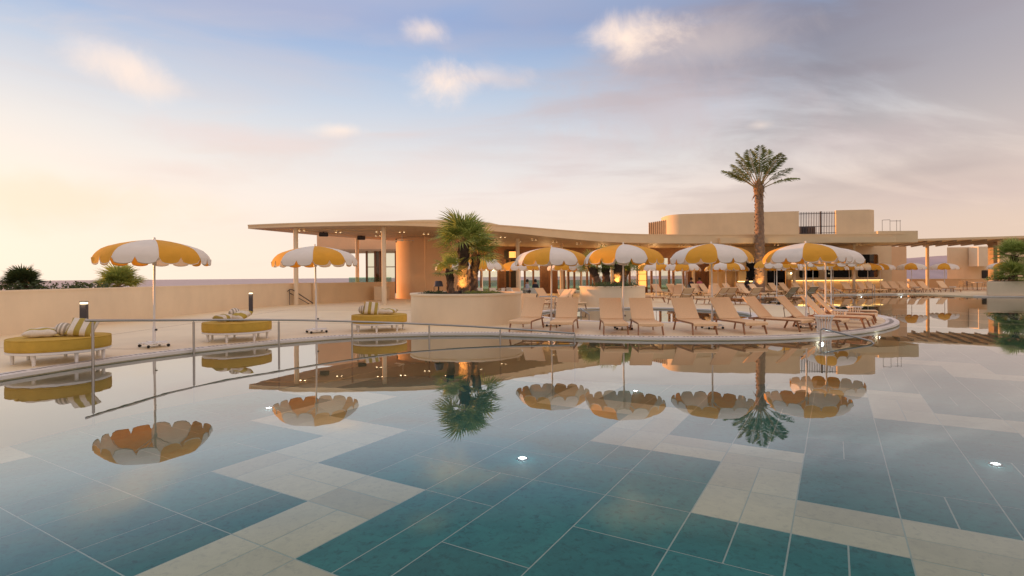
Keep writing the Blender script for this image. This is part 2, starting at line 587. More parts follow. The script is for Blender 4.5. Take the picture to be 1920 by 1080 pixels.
rnd = random.Random(7)
DZ = .07                                                       # deck above the water

# ------------------------------------------------------------------ setting: sea, hills, deck, water
MB().add([(-60000, -3000, -26), (60000, -3000, -26), (60000, 80000, -26), (-60000, 80000, -26)], [(0, 1, 2, 3)]).build(
    'sea', mat('hazy_sea', (.46, .37, .36), .6, .12, .004, spec=.25), kind='structure')  # mauve base colour carries the haze over the water

hp = MB()
ridge = [(1500, 40), (1900, 62), (2200, 84), (2500, 104), (2900, 122), (3400, 160), (4200, 210), (5200, 180), (6500, 120)]
vs = []
for i, (x, h) in enumerate(ridge):
    vs += [(x, 2600, -26), (x, 2900, h * .55 + 8 * math.sin(i * 2.3)), (x, 3200, h), (x + 100, 3600, h * .5)]
fs = []
for i in range(len(ridge) - 1):
    for k in range(3):
        fs.append((i * 4 + k, i * 4 + 4 + k, i * 4 + 5 + k, i * 4 + 1 + k))
hp.add(vs, fs).build('hills', mat('hazy_hillside', (.47, .36, .37), .95, .15, .004), smooth=60, kind='structure')  # distance haze is mixed into this pale mauve base colour

edge_l = [(-9.6, -8), (-9.4, -3), (-9.15, 2), (-8.9, 6), (-8.35, 9), (-7.65, 11.2), (-6.25, 13.2), (-4.6, 14.6), (-3.2, 15.05), (-1.7, 15.2), (-.3, 15.05),
          (1.6, 14.3), (2.77, 13.9), (4.0, 13.65), (5.9, 13.6), (7.4, 13.9), (9.2, 14.7), (11.1, 16.1), (12.7, 17.9), (13.9, 20.4), (14.3, 23), (14.2, 26), (13.6, 29),
          (12.9, 32), (13.0, 35), (14.4, 37.6), (17.5, 39.3), (21, 40.9), (24.8, 42.0), (28, 42.7), (31, 42.8)]
edge = catmull(edge_l, 5)
edge_r = [(31.7, 42.0), (31.7, 37.4), (34, 36.6), (40, 34.7), (50, 31.6), (64, 27)]
outer = [(64, 90), (-26, 90), (-15.2, 34), (-15.2, -8)]
PC, PR = (5.3, 22.6), 4.3
deck_me = filled([edge + edge_r + outer, circle(*PC, PR, 64)[::-1]], -1.25, DZ)
deck_me.materials.append(DECK)
obj('deck', deck_me, kind='structure')

for a_, b_ in (((-14.4, 13.0), (-7.7, 12.2)), ((-14.2, 20.5), (-4.6, 18.6)), ((-13.9, 27.5), (-3.5, 25.5)), ((-11.5, 14.2), (-11.2, 30.0))):
    MB().bar((*a_, DZ + .002), (*b_, DZ + .002), .014, .004).build('expansion_joint', mat('joint_strip', (.42, .32, .24), .8, .1, 4), bpy.data.objects['deck'])  # joints are thin strips, darker than the deck stone

# coping: paler lip along every pool edge, a hand proud of the deck edge
def coping(path, name, closed=False, side=1):
    a = path if not closed else path + [path[0]]
    inn = offset_path(a, -.03 * side); out = offset_path(a, .34 * side)
    b = MB()
    vs = []
    for p, q in zip(inn, out):
        vs += [(p[0], p[1], DZ - .05), (p[0], p[1], DZ + .012), (q[0], q[1], DZ + .012), (q[0], q[1], DZ - .02)]
    fs = []
    for i in range(len(inn) - 1):
        k = i * 4
        fs += [(k, k + 4, k + 5, k + 1), (k + 1, k + 5, k + 6, k + 2), (k + 2, k + 6, k + 7, k + 3)]
    return b.add(vs, fs).build(name, COPING, smooth=30, kind='structure')


coping(edge, 'coping')
coping(circle(*PC, PR, 64), 'coping_round_pool', True, -1)
coping(edge_r[1:], 'coping_east')

# slotted overflow grating let into the coping: small bars seen as a dotted line
gr = MB()
gp = offset_path(edge, .18)
acc = 0.0
for (p, q) in zip(gp, gp[1:]):
    L = math.dist(p, q); t = Vector((q[0] - p[0], q[1] - p[1], 0)).normalized(); nn = Vector((-t.y, t.x, 0))
    if p[1] < 5 or p[1] > 20 or p[0] > 13:
        continue
    k = int(L / .09)
    for i in range(k):
        c = Vector((p[0], p[1], 0)) + t * (i * .09)
        u = t * .022; w = nn * .06; z = Vector((0, 0, DZ + .0165))
        gr.add([c - u - w + z, c + u - w + z, c + u + w + z, c - u + w + z], [(0, 1, 2, 3)])
gr.build('overflow_grating', mat('grating_slot', (.34, .30, .27), .6, .1, 10), kind='stuff')

# pool floor, one object per tile as far as they can be told apart
TA = Vector((.5105, .8598, 0)); TB = Vector((-.8598, .5105, 0))
FZ = -1.1
pf = MB().add([(-11, -8, FZ - .0025), (64, -8, FZ - .0025), (64, 46, FZ - .0025), (-11, 46, FZ - .0025)], [(0, 1, 2, 3)]).build('pool_floor', GROUT, kind='structure')


def light_cell(k, j):
    t = (k - j - 6) % 8
    return t in (0, 1, 2) if j % 2 == 0 else t == 1


tiles = []
rt = random.Random(3)
seen = set()
for j in range(-40, 30):
    for k in range(-14, 50):
        if (k, j) in seen:
            continue
        lt = light_cell(k, j)
        if lt:
            if j % 2 == 0 and (k - j - 6) % 8 != 2:
                parts = [(k, k + 1, j, j + .5), (k, k + 1, j + .5, j + 1)]
            else:
                parts = [(k, k + .5, j, j + 1), (k + .5, k + 1, j, j + 1)]
        else:
            k2 = k + 1
            if (k + j) % 2 == 0 and rt.random() < .55 and not light_cell(k + 1, j) and (k + 1, j) not in seen:
                k2 = k + 2; seen.add((k + 1, j))
            if rt.random() < .38:
                parts = [(k, k2, j, j + .5), (k, k2, j + .5, j + 1)]
            else:
                parts = [(k, k2, j, j + 1)]
        for p in parts:
            tiles.append((lt, p))


def tile_pos(u0, u1, v0, v1):
    u0 = .5 + u0 * .992; u1 = .5 + u1 * .992; v0 = .42 + v0 * 1.035; v1 = .42 + v1 * 1.035
    return u0, u1, v0, v1


def in_view(c):
    return c.y > 3.2 and abs(c.x / c.y) < 1.0


near = []; rest = []
for lt, p in tiles:
    u0, u1, v0, v1 = tile_pos(*p)
    c = TA * ((u0 + u1) / 2) + TB * ((v0 + v1) / 2)
    if c.x < -11 or c.x > 64 or c.y < -7 or c.y > 45:
        continue
    (near if in_view(c) and c.y < 15 else rest).append((c.y, lt, u1 - u0, v1 - v0, c))
near.sort(key=lambda r: r[0])
rest += near[300:]; near = near[:300]
tcache = {}
for d, lt, du, dv, c in near:
    key = (lt, round(du, 3), round(dv, 3))
    if key not in tcache:
        gap = .0075
        b = MB().box(-du / 2 + gap, du / 2 - gap, -dv / 2 + gap, dv / 2 - gap, -.018, 0)
        tcache[key] = b.mesh('tile', TILE_LIGHT if lt else TILE_TEAL, bevel=.002)
    o = obj('tile', tcache[key], pf, (c.x, c.y, FZ + rnd.uniform(-.0006, .0006)), math.atan2(TA.y, TA.x))
tb = MB()
for d, lt, du, dv, c in rest:
    gap = .0075
    a = TA * (du / 2 - gap); b2 = TB * (dv / 2 - gap); z = Vector((0, 0, FZ))
    tb.add([c - a - b2 + z, c + a - b2 + z, c + a + b2 + z, c - a + b2 + z], [(0, 1, 2, 3)], 0 if lt else 1)
tb.build('tile_field', [TILE_LIGHT, TILE_TEAL], pf, kind='stuff')

MB().add([(-10.5, -8, 0), (64, -8, 0), (64, 44, 0), (-10.5, 44, 0)], [(0, 1, 2, 3)]).build('pool_water', WATER, kind='structure')


# underwater lights
def pool_light(loc, label, tilt=None):
    t = thing('pool_light', label, 'pool light', loc, 0, 'underwater pool lights')
    MB().lathe([(.085, 0), (.085, .02), (.065, .03), (.06, .015)], 20).build('bezel', STEEL, t, 40)
    MB().lathe([(.001, .024), (.04, .024), (.06, .015)], 20).build('lens', POOLGLOW, t, 40)
    l = bpy.data.objects.new('pool_lamp', bpy.data.lights.new('pool_lamp', 'POINT')); COL.objects.link(l)
    l.data.energy = .45; l.data.color = (.85, .95, 1); l.data.shadow_soft_size = .05
    l.parent = t; l.location = (0, 0, .12)
    if tilt is not None:
        t.rotation_euler = tilt
    return t


def floor_at(x, y):
    d = 1020 * (1.64 - FZ) / (y - hz(x)); return (bx(x, d), d, FZ + .004)


for (x, y, lb) in ((977, 862, 'lit pool light on teal tiles in the middle of the pool floor'),
                   (1864, 873, 'lit pool light on teal tiles near the right picture edge'),
                   (502, 767, 'lit pool light on the floor below the second left parasol reflection'),
                   (822, 690, 'lit pool light on the floor in front of the palm planter'),
                   (1190, 735, 'lit pool light on the floor below the parasol reflections at centre right'),
                   (1383, 684, 'lit pool light on the floor in front of the lounger row')):
    pool_light(floor_at(x, y), lb)
for (x, y, ang, lb) in ((7.95, 14.02, -80, 'lit wall light under the coping beside the short handrail'),
                        (10.4, 15.45, -45, 'lit wall light under the rounded island tip coping'),
                        (27.2, 42.4, -95, 'lit wall light in the far pool edge below the bar'),
                        (30.5, 42.65, -92, 'lit wall light in the far pool edge by the right terrace')):
    t = pool_light((x, y, -.16), lb)
    t.rotation_euler = (R(90), 0, R(ang + 90))
    t.children[-1].data.energy = .4

# ------------------------------------------------------------------ walls on the left
WH = 1.36
p_wall = catmull([(-14.75, -6), (-14.7, 8), (-14.55, 16), (-14.35, 24), (-14.0, 29.5), (-13.3, 32.2), (-12.55, 34.0), (-12.35, 34.7)], 6)
w = obj('parapet_wall', None, None, label='long low cream parapet wall along the left terrace edge', category='wall')
MB().wallpath(p_wall, .3, DZ, WH - .06).build('wall', STUCCO_PALE, w, 30)
MB().wallpath(offset_path(p_wall, -.015), .33, WH - .06, WH).build('coping_cap', STUCCO_PALE, w, 30)
p2 = catmull([(-12.15, 34.05), (-12.0, 34.45), (-11.2, 36.0), (-10.2, 38.2), (-9.4, 39.6), (-8.7, 40.4)], 5)
w2 = obj('stair_wall', None, None, label='low curved wall with rounded end beside the stair handrail', category='wall')
MB().wallpath(p2, .42, DZ, WH - .02).build('wall', STUCCO, w2, 30)
MB().lathe([(.001, DZ), (.22, DZ), (.22, WH - .02), (.001, WH - .02)], 20, (-12.31, 34.12, 0)).build('rounded_end', STUCCO, w2, 40)
MB().wallpath([(-11.05, 36.9), (-9.0, 40.6)], .02, WH - .02, WH + .32).build('glass_panel', GLASSGREEN, w2)
b = thing('plinth_block', 'small square tan block against the low wall by the drum', 'block', (-9.15, 38.2, DZ))
MB().box(-.45, .45, -.4, .4, 0, .92).build('body', STUCCO_PALE, b, bevel=.02)
MB().box(-.47, .47, -.42, .42, .92, .96).build('lid', STUCCO_PALE, b, bevel=.01)
# stair handrail on the wall
hr = thing('stair_handrail', 'dark metal handrail sloping down by the low wall end', 'handrail', (0, 0, 0))
MB().tube([(-13.25, 32.1, .88), (-13.12, 32.1, .99), (-13.0, 32.2, .97), (-12.25, 33.2, .18), (-12.2, 33.3, .12)], .028).build('rail', DARKMETAL, hr, 40)
MB().tube([(-13.22, 32.25, .80), (-12.3, 33.35, -.02)], .02).build('lower_rail', DARKMETAL, hr, 40)
MB().tube([(-13.15, 32.15, .95), (-13.15, 32.15, .07)], .02).build('post', DARKMETAL, hr, 40)
MB().tube([(-12.22, 33.25, .15), (-12.22, 33.25, .0)], .02).build('post', DARKMETAL, hr, 40)


def bollard(x, y, label):
    t = thing('bollard_light', label, 'bollard light', (x, y, DZ), .3, 'bollard lights on the left terrace')
    MB().box(-.085, .085, -.085, .085, 0, .84).build('post', DARKMETAL, t, bevel=.006)
    MB().box(-.075, .075, -.075, .075, .84, .90).build('lens', GLOWSOFT, t)
    MB().box(-.088, .088, -.088, .088, .90, .93).build('cap', DARKMETAL, t, bevel=.004)
    l = bpy.data.objects.new('bollard_lamp', bpy.data.lights.new('bollard_lamp', 'POINT')); COL.objects.link(l)
    l.data.energy = 1.2; l.data.color = (1, .72, .4); l.data.shadow_soft_size = .1; l.parent = t; l.location = (0, -.15, .87)


bollard(bx(157, 16.5), 16.5, 'dark square bollard light behind the leftmost daybed')
bollard(bx(470, 26.3), 26.3, 'dark square bollard light further back by the parapet wall')

# ------------------------------------------------------------------ pavilion roof and building
TOPZ = 4.84
front = catmull([(-15.7, 32.4), (-12.6, 31.5), (-9, 31.0), (-6, 31.0), (-3.3, 31.9), (0, 34.3), (2.6, 36.8), (5.4, 39.3), (8, 41.1), (10.8, 42.2), (14, 42.9), (18, 43.2), (24, 43.4), (31.5, 43.6)], 6)
back = [(31.5, 58), (22, 58), (10, 57.5), (0, 54), (-5, 49), (-9.6, 43.8), (-13.4, 38)]
poly = front + back


def under(x):
    t = min(1, max(0, (x + 9) / 19)); t = t * t * (3 - 2 * t)
    return 4.62 * (1 - t) + 4.16 * t


pv = obj('pavilion_roof', None, None, label='long curved flat canopy roof with thin fascia over the terrace', category='roof')
rb = MB(); n = len(poly)
rb.add([(p[0], p[1], under(p[0])) for p in poly] + [(p[0], p[1], TOPZ) for p in poly], [tuple(range(n, 2 * n))] + [(i, (i + 1) % n, n + (i + 1) % n, n + i) for i in range(n)])
rb.build('fascia', FASCIA, pv, 30)
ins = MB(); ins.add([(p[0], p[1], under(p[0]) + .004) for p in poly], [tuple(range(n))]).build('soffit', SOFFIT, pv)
MB().wallpath(offset_path(front, -.03), .06, TOPZ - .05, TOPZ + .02).build('drip_edge', FASCIA, pv, 30)
MB().lathe([(4.6, TOPZ + .004), (4.6, 5.16), (4.3, 5.24), (.01, 5.3)], 64, (-5.2, 38.2, 0)).build('roof_drum', FASCIA, pv, 35)
# lower step of the fascia on the right, with a rounded end
step = [(16.5, 42.75), (30.1, 43.05)]
MB().prism([(16.4, 42.7), (30.2, 43.0), (30.45, 43.1), (30.5, 43.35), (16.4, 43.14)], 4.13, 4.56).build('lower_fascia', FASCIA, pv, 30)
MB().box(29.4, 32.6, 43.66, 52, 4.16, 5.08).build('end_block', FASCIA, pv)

# soffit joints: thin trim lines under the left wing
for a, bq in (((-13.2, 33.2), (-9.8, 41.8)), ((-11.3, 32.6), (-7.6, 39.5)), ((-15.0, 33.0), (-3.0, 33.6))):
    MB().bar((*a, 4.603), (*bq, 4.60), .05, .03).build('soffit_joint', FASCIA, pv)


def column(x, y, top, label, r=.135):
    t = thing('column', label, 'column', (x, y, DZ), 0, 'round columns under the canopy')
    MB().lathe([(r, 0), (r, top - DZ + .02)], 28).build('shaft', STUCCO_PALE, t, 40)
    MB().lathe([(r + .035, 0), (r + .035, .03), (r + .004, .03)], 28).build('base_ring', STUCCO_PALE, t, 40)


for x, d, lb in ((555, 32.4, 'round cream column at the left tip of the canopy behind the second parasol'),
                 (720, 32.0, 'round cream column under the canopy left of the orange drum'),
                 (670, 40.5, 'round brown column behind the glass balustrade under the canopy'),
                 (971, 39.0, 'round cream column just right of the palm planter'),
                 (1053, 43.5, 'round cream column behind the third parasol pole'),
                 (1148, 46.0, 'round cream column behind the middle planter palms'),
                 (1300, 47.5, 'round cream column behind the fifth parasol canopy'),
                 (1489, 46.5, 'round timber-toned column at the left end of the bar counter'),
                 (1601, 46.5, 'round column before the bar counter right half')):
    X = bx(x, d)
    column(X, d, under(X), lb, .135 if x < 1400 else .12)

# drum with the sunlit flank
dr = obj('drum_wall', None, None, label='rounded terracotta-lit drum wall under the canopy', category='wall')
dpts = catmull([(-7.0, 47.5), (-8.4, 45.2), (-8.75, 42.8), (-8.2, 41.0), (-7.0, 40.05), (-5.6, 39.8), (-4.0, 40.0), (-3.7, 40.3), (-3.6, 44)], 8)
MB().wallpath(dpts[::-1], .3, DZ, 4.6).build('wall', TERRA, dr, 30)
MB().lathe([(.03, DZ), (.03, 4.6)], 10, (bx(797, 38.6), 38.6, 0)).build('corner_trim', TERRA, dr, 40)

# the wing further left: rendered upper wall, deep soffit, glazed corner
lw = obj('left_wing', None, None, label='distant rendered wing with glazed corner seen under the canopy left end', category='building')
MB().box(-19.7, -8, 55, 56, 4.5, 7.2).build('upper_wall', TERRA, lw)
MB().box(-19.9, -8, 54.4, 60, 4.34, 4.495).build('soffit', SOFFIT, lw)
for X in (-14.75, -13.9, -13.4, -12.9, -11.8, -10.8):
    MB().box(X - .09, X + .09, 55.2, 55.4, DZ, 4.33).build('mullion', WOODFRAME, lw)
MB().box(-14.7, -9, 55.22, 55.38, 2.7, 2.78).build('transom', WOODFRAME, lw)
MB().box(-14.66, -9, 55.28, 55.3, .2, 4.3).build('glass_pane', GLASS, lw)
MB().box(-13.85, -12.95, 55.5, 55.6, .1, 4.3).build('shutter', WOODPANEL, lw)

# restaurant front: posts, panes and solid bays in a run
rf = obj('restaurant_front', None, None, label='timber and glass restaurant front in the shade of the canopy', category='building')
FY = 50.0


def fx(x):
    return bx(x, FY)


MB().box(fx(800), fx(1385), FY + .1, FY + .5, 3.25, 4.6).build('header', WOODFRAME, rf)
for x in (852, 862, 894, 902, 918, 934, 947, 956, 970, 984, 1000, 1014, 1030, 1044, 1058, 1066, 1077, 1090, 1101, 1108, 1120, 1135, 1150, 1165, 1181, 1196, 1210, 1222, 1238, 1255, 1263, 1282, 1288):
    MB().box(fx(x) - .09, fx(x) + .09, FY, FY + .2, DZ, 3.25).build('post', WOODFRAME, rf)
for a, c in ((862, 894), (902, 934), (984, 1014), (1044, 1066), (1066, 1090), (1090, 1120), (1120, 1181), (1238, 1255), (1263, 1282)):
    MB().box(fx(a) + .1, fx(c) - .1, FY + .08, FY + .1, DZ, 3.24).build('pane', GLASS, rf)
for a, c, m in ((800, 852, STUCCO), (934, 947, WOODPANEL), (947, 970, INTERIOR), (1014, 1030, WOODPANEL), (1030, 1044, WOODFRAME), (1196, 1210, WOODPANEL), (1288, 1330, WOODPANEL), (1330, 1385, STUCCO)):
    MB().box(fx(a) + .02, fx(c) - .02, FY + .06, FY + .22, DZ, 3.24).build('bay_panel', m, rf)
for x in range(1292, 1330, 5):
    MB().box(fx(x) - .06, fx(x) + .06, FY, FY + .06, DZ, 3.24).build('slat', WOODPANEL, rf)
for x in range(1336, 1384, 9):
    MB().box(fx(x) - .02, fx(x) + .02, FY + .035, FY + .058, DZ, 3.24).build('panel_joint', FASCIA, rf)
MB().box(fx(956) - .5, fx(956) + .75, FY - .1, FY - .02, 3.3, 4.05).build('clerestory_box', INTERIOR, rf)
MB().box(fx(962) - .35, fx(962) + .35, FY - .14, FY - .11, 3.38, 3.95).build('lit_clerestory_pane', ORANGEGLOW, rf)
MB().box(fx(800), fx(1400), 60, 60.03, .1, 1.25).build('sea_balustrade', GLASSGREEN, rf)
MB().box(fx(800), fx(1400), 62, 62.3, DZ, .3).build('sea_kerb', STUCCO, rf)

sh = thing('lit_shelf', 'orange lit wall shelf between planter palms and restaurant posts', 'shelf', (fx(1203), FY - .35, DZ))
MB().box(-.38, .38, .2, .24, .5, 2.9).build('back_panel', ORANGEGLOW, sh)
for z in (.5, 1.1, 1.7, 2.3, 2.86):
    MB().box(-.4, .4, -.1, .2, z, z + .04).build('shelf_board', WOODPANEL, sh)
for s in (-1, 1):
    MB().box(s * .42 - .02, s * .42 + .02, -.1, .24, .0, 2.9).build('side_board', WOODPANEL, sh)

sc_ = thing('bead_screen', 'hanging screen of pale beads behind the middle planter', 'screen', (fx(1188), FY - .6, DZ))
MB().box(-.42, .42, -.02, .02, 2.55, 2.6).build('top_bar', DARKMETAL, sc_)
bdm = MB()
for i in range(11):
    for z in range(14):
        bdm.sphere((-.4 + i * .08, 0, .75 + z * .13 + rnd.uniform(-.03, .03)), .03, 5)
bdm.build('bead_curtain', mat('pale_beads', (.62, .56, .40), .5, .2, 10), sc_, kind='stuff')

# bar with dark openings and a glowing counter
bar = obj('poolside_bar', None, None, label='tan poolside bar wall with dark rounded openings and glowing counter', category='bar')
BY = 49.0
openings = [(1398, 1420, .95, 3.3), (1437, 1475, .62, 3.35), (1497, 1537, 1.30, 3.4), (1548, 1598, 1.30, 3.4), (1607, 1648, 1.30, 3.46)]


def rrect(x0, x1, z0, z1, r, n=5):
    pts = []
    for cx, cz, a in ((x1 - r, z1 - r, 0), (x0 + r, z1 - r, 90), (x0 + r, z0 + r, 180), (x1 - r, z0 + r, 270)):
        for i in range(n + 1):
            t = R(a + 90 * i / n); pts.append((cx + r * math.cos(t), cz + r * math.sin(t)))
    return pts


ol = [[(bx(1385, BY), DZ), (bx(1672, BY), DZ), (bx(1672, BY), 4.16), (bx(1385, BY), 4.16)]]
for a, c, z0, z1 in openings:
    ol.append(rrect(bx(a, BY), bx(c, BY), z0, z1, .16)[::-1])
bm_ = filled(ol, 0, .25)
bm_.transform(Matrix(((1, 0, 0, 0), (0, 0, 1, BY), (0, 1, 0, 0), (0, 0, 0, 1))))
bm_.materials.append(STUCCO)
obj('wall', bm_, bar)
for a, c, z0, z1 in openings:
    rr = rrect(bx(a, BY), bx(c, BY), z0, z1, .16)
    fr = MB(); n = len(rr)
    ri = [(p[0] + (.05 if p[0] < (bx(a, BY) + bx(c, BY)) / 2 else -.05), p[1] + (.05 if p[1] < (z0 + z1) / 2 else -.05)) for p in rr]
    fr.add([(p[0], BY - .02, p[1]) for p in rr] + [(p[0], BY - .02, p[1]) for p in ri], [(i, (i + 1) % n, n + (i + 1) % n, n + i) for i in range(n)])
    f_ = fr.build('window_frame', STUCCO_PALE, bar)
    MB().box(bx(a, BY) + .03, bx(c, BY) - .03, BY + .2, BY + .21, z0 + .03, z1 - .03).build('pane', SMOKED, bar)
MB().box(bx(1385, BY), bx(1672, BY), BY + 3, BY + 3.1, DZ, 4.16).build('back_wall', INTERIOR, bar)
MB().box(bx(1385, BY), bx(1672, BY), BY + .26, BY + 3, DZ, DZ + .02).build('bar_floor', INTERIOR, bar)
for z in (1.9, 2.5):
    MB().box(bx(1440, 51.8), bx(1650, 51.8), 51.5, 51.9, z, z + .05).build('bar_shelf', WOODPANEL, bar)
cx0, cx1 = bx(1482, 48.2), bx(1656, 48.2)
MB().box(cx0, cx1, 48.0, 48.95, 1.13, 1.2).build('counter_top', STUCCO_PALE, bar, bevel=.01)
MB().box(cx0 + .1, cx1 - .1, 48.25, 48.9, DZ, 1.125).build('counter_front', TERRA, bar)
MB().box(cx0 + .12, cx1 - .12, 48.05, 48.2, 1.09, 1.125).build('light_strip', STRIPGLOW, bar)
MB().box(bx(1383, 48.2), bx(1420, 48.2), 48.05, 48.2, 1.02, 1.10).build('light_strip', STRIPGLOW, bar)
MB().box(bx(1383, 48.2), bx(1421, 48.2), 48.0, 48.9, DZ, 1.01).build('counter_front', TERRA, bar)
for i in range(14):
    x = bx(1500, 51.7) + i * .55 + rnd.uniform(-.1, .1)
    MB().lathe([(.04, 0), (.04, .18), (.014, .23), (.014, .3)], 8, (x, 51.7, 1.951)).build('bottle', mat('bottle_glass', (.25, .2, .08), .2, .4, 5), bar, 40)
MB().box(bx(1672, 50.5), bx(1700, 50.5), 50.5, 53, DZ, 4.16).build('side_wall', TERRA, bar)
MB().sphere((bx(1483, 48.8), 48.75, 1.75), .06).build('bulb', GLOW, bar)
MB().sphere((bx(1553, 49.6), 49.5, 1.72), .05).build('bulb', GLOW, bar)
MB().sphere((bx(1644, 49.6), 49.5, 1.72), .05).build('bulb', GLOW, bar)

# rooftop volume: rounded plant enclosure
rv = obj('rooftop_enclosure', None, None, label='rounded tan rooftop enclosure above the bar roof', category='rooftop structure')
rp = catmull([(15.0, 54.5), (15.0, 52.6), (15.6, 51.5), (17.0, 51.0), (20, 50.6), (23.5, 50.0), (26.2, 49.6)], 6)
ROOFTOP = 7.42
MB().wallpath(rp, .3, TOPZ, ROOFTOP).build('wall', STUCCO, rv, 30)
rp2 = catmull([(29.35, 49.2), (30.8, 48.95), (32.0, 48.8), (32.6, 49.1), (32.9, 49.8), (32.9, 54)], 6)
MB().wallpath(rp2, .3, TOPZ, ROOFTOP).build('wall', STUCCO, rv, 30)
MB().wallpath([(13.95, 55.4), (14.95, 52.9)], .2, TOPZ, 7.0).build('slat_backing', FASCIA, rv)
for i in range(9):
    t = i / 8; x = 13.95 + t; y = 55.3 - 2.4 * t
    MB().box(x - .04, x + .04, y - .16, y - .04, TOPZ, 7.04).build('slat', mat('weathered_slat', (.42, .30, .19), .7, .15, 6), rv)
gt = thing('rooftop_gate', 'dark vertical-bar gate in the rooftop enclosure', 'gate', (0, 0, 0))
for i in range(22):
    t = (i + .5) / 22
    x = 26.25 + 3.05 * t; y = 49.62 - .4 * t
    MB().box(x - .02, x + .02, y - .02, y + .02, TOPZ, ROOFTOP - .1).build('bar', DARKMETAL, gt)
for z in (5.4, 6.0, ROOFTOP - .25):
    MB().bar((26.22, 49.66, z), (29.33, 49.26, z), .04, .05).build('rail', DARKMETAL, gt)
MB().box(28.05, 28.15, 49.36, 49.46, TOPZ, ROOFTOP - .06).build('post', DARKMETAL, gt)
ac = thing('plant_unit', 'dark boxy plant unit behind the rooftop gate bars', 'machine', (27.7, 51.2, TOPZ))
MB().box(-.7, .7, -.4, .4, .1, 1.25).build('casing', DARKMETAL, ac, bevel=.02)
MB().box(-.6, .6, -.43, -.405, .3, 1.1).build('grille', BLACK, ac)
for s in (-1, 1):
    MB().box(s * .5 - .1, s * .5 + .1, -.38, .38, 0, .1).build('foot', BLACK, ac)
rg = thing('roof_ladder_rail', 'thin metal guard rails of a roof ladder beside the enclosure', 'railing', (0, 0, TOPZ + .2))
for x in (31.0, 31.65, 32.2, 32.5):
    MB().tube([(x, 45.5, .04), (x, 45.5, 1.1)], .022).build('post', STEEL, rg, 40)
MB().tube([(31.0, 45.5, 1.1), (31.65, 45.5, 1.12)], .022).build('rail', STEEL, rg, 40)
MB().tube([(31.65, 45.5, 1.02), (32.55, 45.5, 1.02)], .022).build('rail', STEEL, rg, 40)

# right wing: thin pergola roof, columns, rendered building beyond
pw = obj('pergola_roof', None, None, label='thin slatted pergola roof running off to the right', category='roof')
e0, e1, e2 = Vector((31.8, 52.3, 0)), Vector((44.2, 47.0, 0)), Vector((60, 40.2, 0))
bk = Vector((4.2, 9.5, 0))
MB().prism([(32.7, 52.2), (44.2, 47.0), (60, 40.2), (64, 50), (48.4, 56.5), (36.5, 61.7)], 4.64, 4.84).build('slab', FASCIA, pw)
for i in range(26):
    t = i / 25
    a = Vector((33.2, 52.2, 0)).lerp(Vector((58, 41.3, 0)), t)
    MB().bar((a.x, a.y, 4.56), (a.x + 4.0, a.y + 9.2, 4.56), .1, .14).build('joist', SOFFIT, pw)
for x, d, lb, wd in ((1739, 55, 'slim round column below the pergola roof between the two far parasols', .15), (1875, 50.5, 'pale round column under the pergola behind the right planter', .16)):
    column(bx(x, d), d, 4.64, lb, wd)
pier = thing('pergola_pier', 'wide brown pier beside the pale column under the pergola', 'pier', (bx(1866, 52), 52, DZ))
MB().box(-.42, .42, -.3, .3, 0, 4.5).build('body', SOFFIT, pier)
MB().box(-.46, .46, -.34, .34, 0, .08).build('base', SOFFIT, pier)
eb = obj('east_building', None, None, label='tan rendered building beyond the pergola at far right', category='building')
MB().prism([(bx(1776, 62), 62), (75, 62), (75, 66), (bx(1776, 62) + 4.5, 66)], DZ, 4.6).build('wall', STUCCO, eb)
MB().box(bx(1829, 61), bx(1862, 61), 60.6, 61.9, 2.4, 4.6).build('bay_box', STUCCO_PALE, eb)
MB().box(bx(1842, 61.9), bx(1864, 61.9), 61.92, 61.99, .95, 1.95).build('window_pane', INTERIOR, eb)
MB().box(bx(1841, 61.9), bx(1865, 61.9), 61.94, 61.995, .9, .95).build('window_sill', STUCCO_PALE, eb)
MB().box(bx(1817, 61.9), bx(1829, 61.9), 61.9, 61.99, 2.95, 3.02).build('wall_joint', FASCIA, eb)
lw2 = obj('terrace_wall', None, None, label='low brown wall below the hill view opening at right', category='wall')
MB().box(bx(1700, 60), bx(1850, 60), 59.6, 59.9, DZ, 1.0).build('wall', TERRA, lw2)
MB().box(bx(1699, 60), bx(1851, 60), 59.55, 59.95, 1.0, 1.05).build('cap', STUCCO, lw2)


# soffit fittings
def downlight(x, y, label):
    z = under(x)
    t = thing('downlight', label, 'downlight', (x, y, z - .002), 0, 'twin downlights in the canopy soffit')
    for s in (-1, 1):
        MB().lathe([(.075, 0), (.075, -.1), (.06, -.11)], 12, (s * .14, 0, 0)).build('housing', STUCCO_PALE, t, 40)
        MB().lathe([(.001, -.095), (.058, -.105)], 12, (s * .14, 0, 0)).build('lens', GLOW, t, 40)


